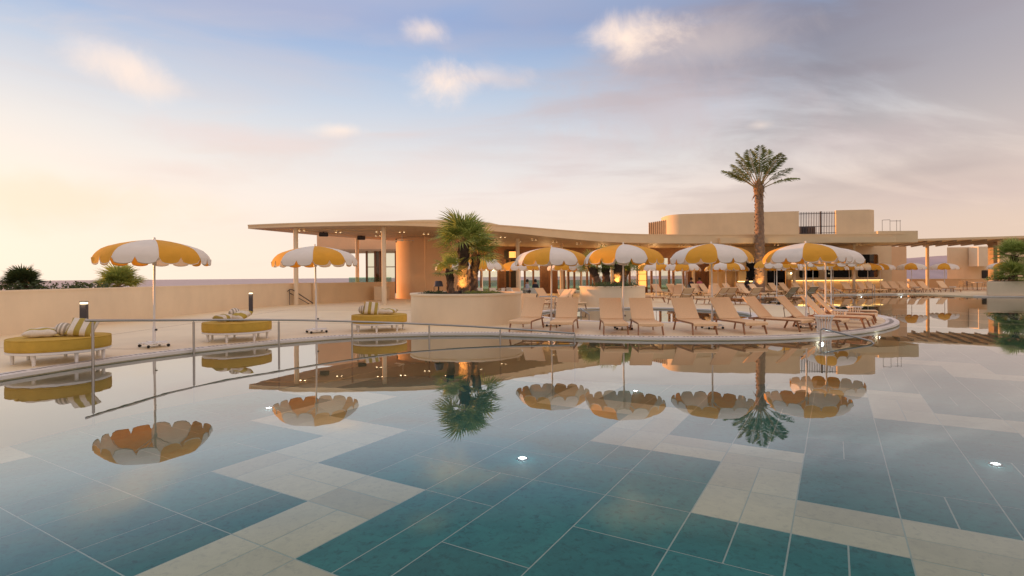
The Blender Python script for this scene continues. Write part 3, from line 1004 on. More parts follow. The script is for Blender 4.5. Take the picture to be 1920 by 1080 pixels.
dl = [(-12.7, 32.9), (-10.9, 34.2), (-8.3, 34.0), (-9.2, 37.4), (-6.9, 34.2), (-5.6, 35.6), (-4.0, 33.6), (-2.2, 35.2), (-.6, 37.0), (1.6, 38.8), (3.2, 40.6), (-3.0, 38.0), (5.2, 42.2), (7.4, 43.8), (0.5, 41.5), (10.2, 44.4), (14, 45.0), (18, 45.2), (22, 45.2), (26, 45.4), (29, 45.5)]
dl.sort(key=lambda p: p[0] / p[1])
ORD = ('first', 'second', 'third', 'fourth', 'fifth', 'sixth', 'seventh', 'eighth', 'ninth', 'tenth', 'eleventh', 'twelfth', 'thirteenth', 'fourteenth', 'fifteenth', 'sixteenth', 'seventeenth', 'eighteenth', 'nineteenth', 'twentieth', 'last')
for i, (x, y) in enumerate(dl):
    downlight(x, y, 'twin soffit downlight, ' + ORD[i] + ' counted from the left canopy tip')
    if i % 2 == 0:
        l = bpy.data.objects.new('soffit_lamp', bpy.data.lights.new('soffit_lamp', 'SPOT')); COL.objects.link(l)
        l.data.energy = 20; l.data.color = (1, .68, .36); l.data.spot_size = R(110); l.data.shadow_soft_size = .1; l.location = (x, y, under(x) - .2)
for x, y, s, lb in ((-12.1, 35.0, 1, 'leftmost black wedge loudspeaker under the canopy'), (-10.6, 38.3, 1, 'middle black wedge loudspeaker under the canopy'), (-8.6, 41.6, 1, 'black wedge loudspeaker beside the drum wall')):
    t = thing('loudspeaker', lb, 'loudspeaker', (x, y, under(x)), .3, 'loudspeakers under the canopy')
    MB().prism([(-.28, -.14), (.28, -.14), (.28, .14), (-.28, .14)], -.30, -.04).build('cabinet', BLACK, t, bevel=.03)
    MB().box(-.04, .04, -.03, .03, -.04, 0).build('bracket', BLACK, t)
    MB().box(-.24, .24, -.147, -.143, -.26, -.08).build('grille', DARKMETAL, t)
fan = thing('ceiling_fan', 'white three-blade ceiling fan under the canopy', 'ceiling fan', (-7.3, 36.2, under(-7.3)))
MB().tube([(0, 0, 0), (0, 0, -.42)], .02).build('downrod', WHITEPAINT, fan, 40)
MB().lathe([(.01, -.42), (.1, -.43), (.12, -.5), (.05, -.55), (.001, -.55)], 16).build('motor', WHITEPAINT, fan, 40)
for k in range(3):
    a = R(20 + 120 * k); dx, dy = math.cos(a), math.sin(a)
    MB().add([(dx * .1 - dy * .05, dy * .1 + dx * .05, -.48), (dx * .1 + dy * .05, dy * .1 - dx * .05, -.50), (dx * .8 + dy * .08, dy * .8 - dx * .08, -.51), (dx * .8 - dy * .08, dy * .8 + dx * .08, -.47),
              (dx * .1 - dy * .05, dy * .1 + dx * .05, -.49), (dx * .1 + dy * .05, dy * .1 - dx * .05, -.51), (dx * .8 + dy * .08, dy * .8 - dx * .08, -.52), (dx * .8 - dy * .08, dy * .8 + dx * .08, -.48)],
             [(0, 1, 2, 3), (7, 6, 5, 4), (0, 4, 5, 1), (1, 5, 6, 2), (2, 6, 7, 3), (3, 7, 4, 0)]).build('blade', WHITEPAINT, fan)
# warm lamps inside the restaurant
for x, y in ((-1.5, 48.5), (3, 48.5), (8, 48.5), (12.5, 48), (16, 48)):
    l = bpy.data.objects.new('restaurant_lamp', bpy.data.lights.new('restaurant_lamp', 'POINT')); COL.objects.link(l)
    l.data.energy = 55; l.data.color = (1, .58, .24); l.data.shadow_soft_size = .2; l.location = (x, y, 2.9)
for i, (x, y, z) in enumerate(((bx(924, 47.5), 47.5, 2.25), (bx(906, 47), 47, 2.3), (bx(953, 47), 47, 2.35), (bx(966, 47.6), 47.6, 2.3), (bx(1086, 47), 47, 2.3), (bx(996, 47.2), 47.2, 2.2))):
    t = thing('pendant_bulb', ('small lit pendant bulb right of the leaning palm', 'small lit pendant bulb beside the leaning palm trunk', 'small lit pendant bulb over the dark bay', 'small lit pendant bulb by the cream column',
                               'small lit pendant bulb left of the middle planter', 'small lit pendant bulb over the dining tables')[i], 'pendant lamp', (x, y, z), 0, 'pendant bulbs')
    MB().sphere((0, 0, 0), .075).build('bulb', GLOW, t, 60)
    MB().tube([(0, 0, .07), (0, 0, under(x) - z)], .008, 6).build('cord', BLACK, t)

# ------------------------------------------------------------------ parasols
PROF = [(.03, 0), (.20, -.018), (.42, -.052), (.66, -.105), (.88, -.175), (1.0, -.235), (1.08, -.31), (1.13, -.375), (1.155, -.43)]
HEM = -.43


def panel_mesh(name, material):
    b = MB(); n = 16; rows = []
    for r, z in PROF:
        row = []
        for i in range(n + 1):
            a = R(-22.5 + 45 * i / n)
            flat = math.cos(R(22.5)) / math.cos(a)
            k = .45 + .55 * (r / 1.155)
            rr = r * (1 - (1 - flat) * k * .75)
            sag = -.010 * math.cos(a / R(22.5) * math.pi / 2) * math.sin(math.pi * min(1, r / 1.1))
            row.append((rr * math.cos(a), rr * math.sin(a), z + sag))
        rows.append(row)
    # scalloped valance, two tabs to a panel
    for f in (.4, .75, 1.0):
        row = []
        for i in range(n + 1):
            a = R(-22.5 + 45 * i / n)
            flat = math.cos(R(22.5)) / math.cos(a)
            rr = (1.155 + .02 * f) * (1 - (1 - flat) * .75)
            s = (i / n * 2) % 1.0 if i < n else 1.0
            dep = .015 + .155 * math.sqrt(max(0, 1 - (2 * s - 1) ** 2)) ** .6
            row.append((rr * math.cos(a), rr * math.sin(a), HEM - dep * f))
        rows.append(row)
    vs = [v for r in rows for v in r]; m = n + 1
    fs = [(i * m + k, i * m + k + 1, (i + 1) * m + k + 1, (i + 1) * m + k) for i in range(len(rows) - 1) for k in range(n)]
    b.add(vs, fs)
    t = MB(); last = rows[-1]; prev = rows[-2]
    tv = []
    for p, q in zip(last, prev):
        P_ = Vector(p); Q_ = Vector(q); d = (Q_ - P_); d = d.normalized() * min(.018, d.length)
        o = Vector((p[0], p[1], 0)).normalized() * .003
        tv += [P_ + o, P_ + d + o]
    t.add(tv, [(2 * i, 2 * i + 2, 2 * i + 3, 2 * i + 1) for i in range(n)])
    return b.mesh(name, material, 25), t


py_, ty_ = panel_mesh('canopy_panel', YCLOTH)
pw_, tw_ = panel_mesh('canopy_panel', WCLOTH)
tym = ty_.mesh('trim', TRIMWHITE); twm = tw_.mesh('trim', mat('olive_trim', (.42, .34, .20), .85, .1, 10))
pole_me = MB().tube([(0, 0, .05), (0, 0, 2.50)], .024, 12).mesh('pole', WHITEPAINT, 40)
fin_me = MB().lathe([(.001, .07), (.018, .062), (.026, .04), (.02, .018), (.035, .006), (.04, -.02)], 12).mesh('finial', WHITEPAINT, 40)
rib_b = MB().tube([(.03, 0, -.03), (.42, 0, -.075), (.88, 0, -.195), (1.02, 0, -.265), (1.12, 0, -.40)], .008, 5)
rib_me = rib_b.mesh('rib', WHITEPAINT)
strut_me = MB().tube([(.03, 0, -.5), (.6, 0, -.115)], .007, 5).mesh('strut', WHITEPAINT)
hub_me = MB().lathe([(.025, -.55), (.045, -.54), (.045, -.46), (.025, -.45)], 12).mesh('hub', WHITEPAINT, 40)
base_b = MB().box(-.27, .27, -.05, .05, .075, .12).box(-.05, .05, -.27, .27, .078, .123).box(-.24, .24, -.24, .24, .085, .105)
base_me = base_b.mesh('base_plate', WHITEPAINT)
slv_me = MB().lathe([(.034, .1), (.034, .48), (.026, .49)], 14).mesh('sleeve', WHITEPAINT, 40)
knob_me = MB().lathe([(.001, .0), (.022, .0), (.022, .035), (.001, .04)], 10).mesh('knob', BLACK, 40)
cast_me = MB().lathe([(.001, -.018), (.034, -.018), (.036, 0), (.034, .018), (.001, .018)], 12).mesh('caster', BLACK, 40)


def parasol(x, d, ang, yellow_right, label, near=True):
    """ang: where a seam faces, degrees right of the line to the pool's south end"""
    X = bx(x, d)
    t = thing('parasol', label, 'parasol', (X, d, DZ), 0, 'yellow and white scalloped parasols')
    t.rotation_euler = (R(rnd.uniform(-.7, .7)), R(rnd.uniform(-.7, .7)), 0)
    obj('pole', pole_me, t); obj('finial', fin_me, t, (0, 0, 2.49)); obj('hub', hub_me, t, (0, 0, 2.45))
    a0 = math.degrees(math.atan2(-d, -X)) + ang
    lean = .0
    for i in range(8):
        yel = (i % 2 == 0) == yellow_right
        p = obj('canopy_panel', py_ if yel else pw_, t, (0, 0, 2.50), R(a0 + 22.5 + 45 * i))
        if near:
            obj('trim', tym if yel else twm, p)
            r_ = obj('rib', rib_me, t, (0, 0, 2.50), R(a0 + 45 * i)); obj('strut', strut_me, r_)
    obj('sleeve', slv_me, t)
    obj('base_plate', base_me, t, None, R(a0 + 20))
    if near:
        k = obj('knob', knob_me, t, (.03, 0, .40)); k.rotation_euler = (0, R(90), 0)
        for s in range(4):
            a = R(a0 + 65 + 90 * s)
            c = obj('caster', cast_me, t, (.30 * math.cos(a), .30 * math.sin(a), .037)); c.rotation_euler = (R(90), 0, a)
    return t


P = 'yellow and white scalloped parasol '
parasol(288, 12.67, 4, True, P + 'at far left between the first two daybeds')
parasol(593, 15.7, -3, True, P + 'in front of the canopy left end')
parasol(1033, 17.3, -3, False, P + 'over the two leftmost loungers right of the palm planter')
parasol(1168, 16.0, -11, False, P + 'standing before the middle planter palms')
parasol(1335, 16.0, 8, False, P + 'in the front row just left of the tall palm trunk')
parasol(1511, 16.1, -4, True, P + 'in the front row just right of the tall palm trunk')
parasol(1547, 18.3, 24, False, P + 'half hidden behind the rightmost front one')
parasol(1558, 25, 10, False, P + 'fully behind the rightmost front pair, only its pole clear')
parasol(1456, 30, 14, True, P + 'half behind the tall palm trunk at canopy height', True)
parasol(860, 26.5, 30, True, P + 'behind the large fan palm, left part showing', True)
parasol(905, 28, 12, False, P + 'just right of the large fan palm trunk', True)
parasol(976, 31, 18, True, P + 'behind the planter right end, left of the third front one', True)
parasol(1063, 32, 6, False, P + 'behind the third front one, left of middle planter', True)
parasol(1091, 41, 20, True, P + 'small behind the left edge of the middle planter', False)
parasol(1230, 38, 0, True, P + 'small right of the middle planter palms', False)
parasol(1279, 36.5, 22, False, P + 'small behind the second reclined lounger backs', False)
parasol(1288, 46, 10, True, P + 'distant, by the timber wall bay', False)
parasol(1361, 36.5, 3, True, P + 'small, above the fourth back-turned lounger', False)
parasol(1346, 47, 25, False, P + 'distant, in front of the pale wall bay', False)
parasol(1380, 48, 15, True, P + 'distant, left of the tall palm base', False)
parasol(1452, 45.5, 5, False, P + 'distant, right of the tall palm base', False)
parasol(1506, 46, 30, True, P + 'distant, first along the bar counter', False)
parasol(1524, 40, 12, False, P + 'small, behind the rightmost front pole pair', False)
parasol(1562, 46, 0, True, P + 'distant, second along the bar counter', False)
parasol(1592, 46.5, 20, False, P + 'distant, third along the bar counter', False)
parasol(1627, 46.5, 12, True, P + 'distant, last one along the bar counter', False)
parasol(1651, 48, 35, False, P + 'distant, at the right end of the bar wall', False)
parasol(1709, 47, 20, False, P + 'distant, left one before the hill view', False)
parasol(1771, 49, 20, False, P + 'distant, right one beside the slim pergola column', False)
parasol(1884, 46, 8, False, P + 'distant, behind the planter at the right edge', False)


# ------------------------------------------------------------------ sun loungers
def make_lounger(label, loc, rz):
    t = thing('sun_lounger', label, 'sun lounger', loc, rz, 'peach sling sun loungers')
    h = .30; W = .31
    tilt = R(47); bl = .78; hy = 1.16
    by, bz = hy + bl * math.cos(tilt), h + .012 + bl * math.sin(tilt)
    for s in (-1, 1):
        MB().bar((s * W, -.02, h), (s * W, 1.52, h), .035, .045).build('side_rail', TEAK, t, bevel=.006)
        MB().bar((s * (W - .02), hy, h + .01), (s * (W - .02), by, bz), .03, .032).build('back_rail', TEAK, t, bevel=.005)
        MB().bar((s * (W - .005), .10, h - .01), (s * (W + .015), .0, 0), .034, .05).build('leg', TEAK, t, bevel=.006)
        MB().bar((s * (W - .005), 1.34, h - .01), (s * (W + .015), 1.46, 0), .034, .05).build('leg', TEAK, t, bevel=.006)
    MB().bar((-W, .02, h - .005), (W, .02, h - .005), .03, .03).build('front_bar', TEAK, t)
    MB().bar((-W, 1.5, h - .005), (W, 1.5, h - .005), .03, .03).build('rear_bar', TEAK, t)
    MB().tube([(-W + .01, .1, h - .03), (-W * .6, .16, h - .075), (0, .18, h - .085), (W * .6, .16, h - .075), (W - .01, .1, h - .03)], .011, 6).build('hoop', BRONZE, t, 40)
    MB().tube([(-W + .03, hy + .33, h + .33), (-W * .5, hy + .36, h + .27), (W * .5, hy + .36, h + .27), (W - .03, hy + .33, h + .33)], .012, 6).build('back_brace', WHITEPAINT, t, 40)
    for s in (-1, 1):
        MB().tube([(s * (W - .04), hy + .34, h + .30), (s * (W - .04), hy + .30, h - .01)], .01, 6).build('prop', BRONZE, t, 40)
    # sling: rolled front lip, slightly dished seat, rounded edges
    ys = [-.055, -.06, -.035, .0, .2, .5, .8, 1.05, 1.14]
    zs = [h - .03, h + .008, h + .03, h + .036, h + .030, h + .027, h + .027, h + .032, h + .04]
    ws = W + .012
    xs = [-ws, -ws * .93, -ws * .5, 0, ws * .5, ws * .93, ws]
    b = MB(); vs = []
    for y, z in zip(ys, zs):
        for x in xs:
            vs.append((x, y, z - (.012 if abs(x) >= ws else 0) - .006 * (1 - (x / ws) ** 2)))
    m = len(xs); fs = [(i * m + k, i * m + k + 1, (i + 1) * m + k + 1, (i + 1) * m + k) for i in range(len(ys) - 1) for k in range(m - 1)]
    o = len(vs); vs += [(v[0], max(v[1], -.04), v[2] - .03) for v in vs[:]]
    fs += [tuple(o + q for q in f[::-1]) for f in fs]
    rim = [k for k in range(m)] + [i * m + m - 1 for i in range(1, len(ys))] + [(len(ys) - 1) * m + k for k in range(m - 2, -1, -1)] + [i * m for i in range(len(ys) - 2, 0, -1)]
    fs += [(rim[i], rim[(i + 1) % len(rim)], o + rim[(i + 1) % len(rim)], o + rim[i]) for i in range(len(rim))]
    b.add(vs, fs).build('seat_sling', SLING, t, 35)
    b = MB(); vs = []
    for i, q in enumerate((0, .06, .3, .55, .74, .785, .80)):
        for x in xs:
            y = hy - .01 + q * math.cos(tilt); z = h + .04 + q * math.sin(tilt)
            off = .012 - .01 * math.sin(q / .8 * math.pi) - (.02 if i == 6 else 0) - (.012 if abs(x) >= ws else 0)
            vs.append((x, y - off * math.sin(tilt), z + off * math.cos(tilt)))
    fs = [(i * m + k, i * m + k + 1, (i + 1) * m + k + 1, (i + 1) * m + k) for i in range(6) for k in range(m - 1)]
    o = len(vs); nv = Vector((0, math.sin(tilt), -math.cos(tilt))) * .028
    front_n = len(fs)
    vs2 = [tuple(Vector(v) + nv) for v in vs]
    bb = MB(); bb.add(vs + vs2, fs, 0)
    bb.add([], [])
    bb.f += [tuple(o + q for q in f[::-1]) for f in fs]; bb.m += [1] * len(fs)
    rim = [k for k in range(m)] + [i * m + m - 1 for i in range(1, 7)] + [6 * m + k for k in range(m - 2, -1, -1)] + [i * m for i in range(5, 0, -1)]
    side = [(rim[i], rim[(i + 1) % len(rim)], o + rim[(i + 1) % len(rim)], o + rim[i]) for i in range(len(rim))]
    bb.f += side; bb.m += [0] * len(side)
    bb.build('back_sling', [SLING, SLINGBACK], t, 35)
    return t


LG = 'peach sun lounger '
proto = None


def lounger(X, d, az, label):
    """foot end at X,d; the back lies az degrees clockwise of straight away"""
    global proto
    if proto is None:
        proto = make_lounger(label, (X, d, DZ), R(-az)); return proto
    return dup(proto, label, (X, d, DZ), R(-az))


lounger(.22, 15.42, 17, LG + 'at the left end of the front row beside the palm planter')
lounger(1.36, 15.05, 12, LG + 'second from left in the front row by the third parasol')
lounger(2.76, 14.5, 5, LG + 'third from left in the front row, left of a parasol pole')
lounger(3.64, 14.3, 4, LG + 'fourth from left in the front row, right of a parasol pole')
lounger(5.06, 14.28, -3, LG + 'fifth from left in the front row, left of the fifth parasol pole')
lounger(6.42, 14.35, -11, LG + 'sixth from left in the front row, right of the fifth parasol pole')
lounger(8.1, 15.0, -35, LG + 'seventh from left, just left of the nearest white side table')
lounger(9.2, 15.1, -42, LG + 'eighth from left, just right of the nearest white side table')
lounger(10.35, 15.85, -46, LG + 'ninth from left in the fanned row at the island tip')
lounger(11.4, 17.1, -52, LG + 'tenth from left in the fanned row at the island tip')
lounger(12.35, 18.5, -60, LG + 'last of the fanned row at the island tip')
# left cluster by the dining terrace and inside the ring
lounger(-.05, 19.4, 24, LG + 'tucked behind the first front-row one beside the planter')
lounger(bx(1010, 26), 26, 62, LG + 'turned sideways left of the inner pool handrail, nearer')
lounger(bx(1022, 27.6), 27.6, 62, LG + 'turned sideways left of the inner pool handrail, further')
lounger(bx(1088, 25.8), 25.8, -24, LG + 'beside the left end of the middle planter')
lounger(bx(1050, 29.5), 29.5, -40, LG + 'behind the inner pool left end, back toward the planter')
lounger(bx(1008, 31), 31, -48, LG + 'near the diners, seen along its slanted back')
# right of the middle planter, sideways pair
lounger(bx(1246, 32), 32, -78, LG + 'sideways just right of the middle planter')
# row with backs to the camera
for i, (x, dd, az) in enumerate(((1262, 30.0, 168), (1312, 29.8, 150), (1338, 30.2, 166), (1378, 29.6, 162), (1441, 30.5, 155), (1478, 31.0, 158))):
    lounger(bx(x, dd), dd, az, LG + ('first', 'second', 'third', 'fourth', 'fifth', 'sixth')[i] + ' from left of the back-turned row behind the inner pool')
# middle row facing the pool
for i, (x, az) in enumerate(((1252, -20), (1278, -14), (1302, -22), (1322, -10), (1348, -30), (1363, -12), (1393, -28), (1410, -8))):
    lounger(bx(x, 41), 41, az, LG + ('first', 'second', 'third', 'fourth', 'fifth', 'sixth', 'seventh', 'eighth')[i] + ' from left of the middle row left of the tall palm')
for i, (x, dd, az) in enumerate(((1222, 34, -60), (1270, 35.5, 20), (1296, 36, -40), (1330, 35.2, 30), (1375, 35.6, -30), (1432, 36.2, -35), (1448, 37.4, -28))):
    lounger(bx(x, dd), dd, az, LG + ('first', 'second', 'third', 'fourth', 'fifth', 'sixth', 'seventh')[i] + ' from left of the row between back-turned and middle rows')
# far row along the bar
for i, (x, dd, az) in enumerate(((1462, 42.0, -30), (1479, 42.2, -24), (1500, 42.6, -26), (1523, 43, -22), (1551, 43.4, -18), (1571, 43.6, -20), (1612, 44, -10), (1642, 44.2, -12), (1656, 44.4, -6))):
    lounger(bx(x, dd), dd, az, LG + ('first', 'second', 'third', 'fourth', 'fifth', 'sixth', 'seventh', 'eighth', 'ninth')[i] + ' from left of the far row before the bar')
for i, (x, az) in enumerate(((1687, -10), (1700, -4), (1722, -12), (1738, -6), (1758, -8), (1795, -6))):
    lounger(bx(x, 45.2), 45.2, az, LG + ('first', 'second', 'third', 'fourth', 'fifth', 'sixth')[i] + ' from left of the far right row beyond the water')
lounger(36.3, 37.2, 100, LG + 'cut by the right picture edge below the planter')


# ------------------------------------------------------------------ small tables
def side_table(X, Y, label, h=.46, r=.23):
    t = thing('side_table', label, 'side table', (X, Y, DZ), 0, 'white slatted drum side tables')
    MB().lathe([(.001, h), (r + .02, h), (r + .02, h - .025), (.001, h - .025)], 28).build('table_top', WHITEPAINT, t, 40)
    MB().lathe([(r * .8, 0), (r * .8, .02), (r * .7, .02), (r * .7, 0)], 28).build('foot_ring', WHITEPAINT, t, 40)
    for k in range(16):
        a = 2 * math.pi * k / 16
        c, s = math.cos(a), math.sin(a)
        MB().tube([(r * .75 * c, r * .75 * s, .01), (r * .70 * c, r * .70 * s, h * .5), (r * .95 * c, r * .95 * s, h - .02)], .011, 5).build('slat', WHITEPAINT, t)


side_table(8.45, 14.75, 'white slatted drum side table nearest, beside the short handrail')
side_table(10.15, 16.9, 'white slatted drum side table between ninth and tenth fanned loungers')
side_table(11.7, 18.6, 'white slatted drum side table near the end of the fanned row')
side_table(bx(1709, 46.5), 46.0, 'white slatted drum side table in the far right row, left')
side_table(bx(1772, 47), 46.2, 'white slatted drum side table in the far right row, right')
side_table(bx(1538, 44.6), 44.6, 'white slatted drum side table in the far row before the bar')


# ------------------------------------------------------------------ daybeds with cushions
def pillow_mesh(material, w=.46, d=.46, h=.19, n=14):
    b = MB(); vs = []
    for side in (1, -1):
        for i in range(n + 1):
            for j in range(n + 1):
                u = -1 + 2 * i / n; v = -1 + 2 * j / n
                t = (max(0, 1 - u ** 4) * max(0, 1 - v ** 4)) ** .55
                pin = 1 - .10 * (1 - abs(u)) * v * v - .0
                px = u * w / 2 * (1 - .07 * (1 - v * v)); pyy = v * d / 2 * (1 - .07 * (1 - u * u))
                vs.append((px, pyy, side * (h / 2 * t + .008 * math.sin(7 * u + 3 * v) * t)))
    m = n + 1; fs = []
    for s in (0, 1):
        o = s * m * m
        for i in range(n):
            for j in range(n):
                f = (o + i * m + j, o + (i + 1) * m + j, o + (i + 1) * m + j + 1, o + i * m + j + 1)
                fs.append(f if s == 0 else f[::-1])
    b.add(vs, fs)
    me = b.mesh('pillow', material, 180)
    bm = bmesh.new(); bm.from_mesh(me); bmesh.ops.remove_doubles(bm, verts=bm.verts, dist=.0005); bmesh.ops.recalc_face_normals(bm, faces=bm.faces); bm.to_mesh(me); bm.free()
    return me


PIL = {'wide': pillow_mesh(STRIPE_WIDE), 'band': pillow_mesh(STRIPE_BAND, .55, .40, .16)}
BALL = MB().sphere((0, 0, 0), .15, 16, .85).mesh('ball_cushion', STRIPE_THIN, 180)
LEG7 = [0, 51, 103, 154, 206, 257, 309]


def daybed(X, Y, label, pills, rz=0.0):
    t = thing('daybed', label, 'daybed', (X, Y, DZ), rz, 'round mustard daybeds')
    r = .80
    MB().lathe([(.001, .25), (r - .02, .25), (r + .005, .262), (r + .012, .30), (r + .012, .425), (r + .004, .455), (r - .025, .468), (.001, .475)], 64).build('cushion', MUSTARD, t, 60)
    for z in (.462, .258):
        MB().lathe([(r + .002 + .009 * math.cos(a), z + .009 * math.sin(a)) for a in [k * math.pi / 4 for k in range(9)]], 64).build('piping', MUSTARD, t.children[0], 60)
    MB().lathe([(.001, .195), (r - .02, .195), (r + .005, .205), (r + .005, .245), (.001, .245)], 64).build('frame', WHITEPAINT, t, 40)
    for a in LEG7:
        MB().lathe([(.028, 0), (.034, .2)], 14, (.70 * math.cos(R(a + 20)), .70 * math.sin(R(a + 20)), 0)).build('leg', WHITEPAINT, t, 40)
    for k, (kind, px, pyy, pz, rx, ry, rzz, lb) in enumerate(pills):
        o = obj('ball_cushion' if kind == 'ball' else 'pillow', BALL if kind == 'ball' else PIL[kind], None, (X + px, Y + pyy, DZ + .475 + pz), None, label=lb, category='cushion', group='cushions on the daybeds')
        o.rotation_euler = (R(rx), R(ry), R(rzz))


daybed(-8.85, 10.65, 'round mustard daybed on white legs at far left with three cushions',
       [('band', -.26, -.12, .09, 6, 0, 28, 'cream pillow with olive bands lying left on the leftmost daybed'),
        ('ball', .06, .02, .135, 0, 12, 20, 'round thin-striped ball cushion on the leftmost daybed'),
        ('wide', .40, .05, .165, 40, 10, 24, 'olive striped pillow leaning right on the leftmost daybed')])
daybed(-7.1, 14.05, 'round mustard daybed on white legs second from left behind the railing',
       [('wide', -.28, -.05, .09, 4, 0, 60, 'olive striped pillow lying left on the second daybed'),
        ('ball', -.20, .26, .20, 0, 0, 50, 'round thin-striped ball cushion propped on the second daybed'),
        ('band', .10, -.02, .15, 28, 0, -30, 'cream pillow with olive bands lying across the second daybed')])
daybed(-3.98, 16.3, 'round mustard daybed on white legs nearest the palm planter',
       [('wide', -.24, .0, .185, 50, 6, 12, 'olive striped pillow standing on the daybed nearest the planter'),
        ('band', .22, .05, .09, 5, 0, -14, 'cream pillow with olive bands lying on the daybed nearest the planter'),
        ('ball', -.52, .12, .135, 0, 0, 0, 'round thin-striped ball cushion at left on the daybed nearest the planter')])

# ------------------------------------------------------------------ pool handrails
rail_pts = [(-7.83, 10.15, .885), (-7.03, 12.0, .74), (-5.71, 13.3, .63), (-4.2, 14.25, .50), (-2.27, 14.85, .36), (-.33, 14.75, .25), (1.62, 14.15, .155)]
rp_ = catmull(rail_pts, 8)
ra = thing('ramp_handrail', 'long curved steel handrail sloping down along the pool edge', 'handrail', (0, 0, 0))
st = [(rp_[0][0] - .05, rp_[0][1] - .12, rp_[0][2] + .01)]
MB().tube(st + rp_, .024, 10).build('rail', STEEL, ra, 40)
for p in rail_pts:
    MB().tube([(p[0], p[1], p[2] - .045), (p[0], p[1], FZ)], .024, 10).build('post', STEEL, ra, 40)
    MB().tube([(p[0], p[1], p[2] - .05), (p[0], p[1], p[2])], .01, 8).build('bracket', STEEL, ra, 40)


def small_rail(pts, label, posts):
    t = thing('pool_handrail', label, 'handrail', (0, 0, 0))
    MB().tube(pts, .022, 8).build('rail', STEEL, t, 40)
    for p in posts:
        MB().tube([p, (p[0], p[1], -.6)], .022, 8).build('post', STEEL, t, 40)


small_rail([(7.62, 13.45, .0), (7.62, 13.45, .26), (7.66, 13.42, .30), (8.5, 12.9, .05), (8.62, 12.83, -.1)], 'short steel pool handrail at the island front coping', [(7.62, 13.45, 0)])
small_rail([(bx(1562, 36), 36, .75), (bx(1598, 33), 33, .15), (bx(1602, 32.6), 32.6, -.2)], 'thin steel handrail sloping into the channel behind the island', [(bx(1562, 36), 36, .75)])
small_rail([(bx(1636, 42.2), 42.2, .0), (bx(1636, 42.2), 42.2, .85), (bx(1640, 41.5), 41.5, .85), (bx(1640, 41.5), 41.5, -.2)], 'steel hoop handrail at the far pool edge below the bar', [])
small_rail([(bx(1010, 23.5), 23.5, .78), (bx(1042, 23.2), 23.2, .78), (bx(1052, 22.8), 22.8, .62)], 'steel handrail left of the inner round pool', [(bx(1012, 23.5), 23.5, .77), (bx(1040, 23.2), 23.2, .77)])
small_rail([(bx(1088, 20.6), 20.6, .42), (bx(1104, 20.0), 20.0, .24), (bx(1104, 20.0), 20.0, -.2)], 'short steel handrail dipping into the inner round pool', [(bx(1089, 20.6), 20.6, .41)])

# ------------------------------------------------------------------ planters


def planter(X, Y, r, h, label):
    t = thing('planter', label, 'planter', (X, Y, DZ))
    MB().lathe([(r, 0), (r, h - .07), (r - .02, h - .07)], 72).build('wall', STUCCO_PALE, t, 30)
    MB().lathe([(r - .22, h - .12), (r - .22, h), (r - .2, h + .004), (r + .02, h + .004), (r + .035, h - .01), (r + .035, h - .06), (r + .02, h - .07), (r - .02, h - .07)], 72).build('rim', STUCCO_PALE, t, 30)
    b = MB(); n = 40
    rr = [0.001, r * .3, r * .6, r - .2]
    prof = [(q, h - .05 + (.10 if i < 2 else .04 if i == 2 else -.03)) for i, q in enumerate(rr)]
    b.lathe(prof, n).build('soil_bed', SOIL, t, 60)
    return t


PL1 = (-1.62, 19.35); PL2 = (5.35, 29.1)
planter(*PL1, 1.95, 1.02, 'large round cream planter with fan palms beside the front loungers')
planter(*PL2, 1.72, 1.04, 'round cream planter with palms behind the inner pool')
p3 = thing('planter', 'long cream planter with palm at the right picture edge', 'planter', (0, 0, 0))
prc = [(32.45, 37.2), (34, 36.75), (40, 34.95), (43, 34.05), (44.5, 38.5), (41, 40.5), (36.6, 41.7)]
MB().prism(prc, DZ, 1.06).build('wall', STUCCO_PALE, p3, bevel=.04)
MB().prism([(32.85, 37.4), (34.1, 37.05), (40, 35.25), (42.7, 34.4), (44.0, 38.3), (40.8, 40.2), (36.75, 41.3)], 1.0, 1.075).build('soil_bed', SOIL, p3)


# ------------------------------------------------------------------ palms
def fan_leaf_mesh(seed, pet=.5, rad=.72, n=22, spread=105, droop=.35, material=LEAF):
    q = random.Random(seed); b = MB()
    b.tube([(0, 0, 0), (pet * .5, 0, .03), (pet, 0, 0)], [.012, .009, .006], 4, 1)
    for i in range(n):
        a = R(-spread + 2 * spread * i / (n - 1) + q.uniform(-2, 2))
        L = rad * (.62 + .38 * math.cos(a * .62)) * q.uniform(.9, 1.06)
        d = Vector((math.cos(a), math.sin(a), 0)); s = Vector((-math.sin(a), math.cos(a), 0))
        w = .027
        fold = .012 * (1 if i % 2 else -1)
        base = Vector((pet, 0, 0))
        dz = lambda t: -droop * L * t ** 2.6 + .05 * math.sin(abs(a)) * t
        p0 = base; p1 = base + d * L * .5 + Vector((0, 0, dz(.5) + fold)); p2 = base + d * L + Vector((0, 0, dz(1.0) + q.uniform(-.05, .03)))
        pm = base + d * L * .8 + Vector((0, 0, dz(.8) + fold * .5))
        b.add([p0, p1 - s * w, p1 + s * w, pm - s * w * .55, pm + s * w * .55, p2, p1 + Vector((0, 0, .01))],
              [(0, 1, 6), (0, 6, 2), (1, 3, 6), (6, 3, 4), (6, 4, 2), (3, 5, 4)], 0)
    return b.mesh('frond', [material, RACHIS])


FANS = [fan_leaf_mesh(i, .48 + .05 * (i % 3), .70 + .05 * (i % 2), droop=.12 + .12 * (i % 4)) for i in range(6)]
FANS_DARK = [fan_leaf_mesh(20 + i, .45, .62, 22, droop=.2 + .1 * i, material=LEAFDARK) for i in range(3)]


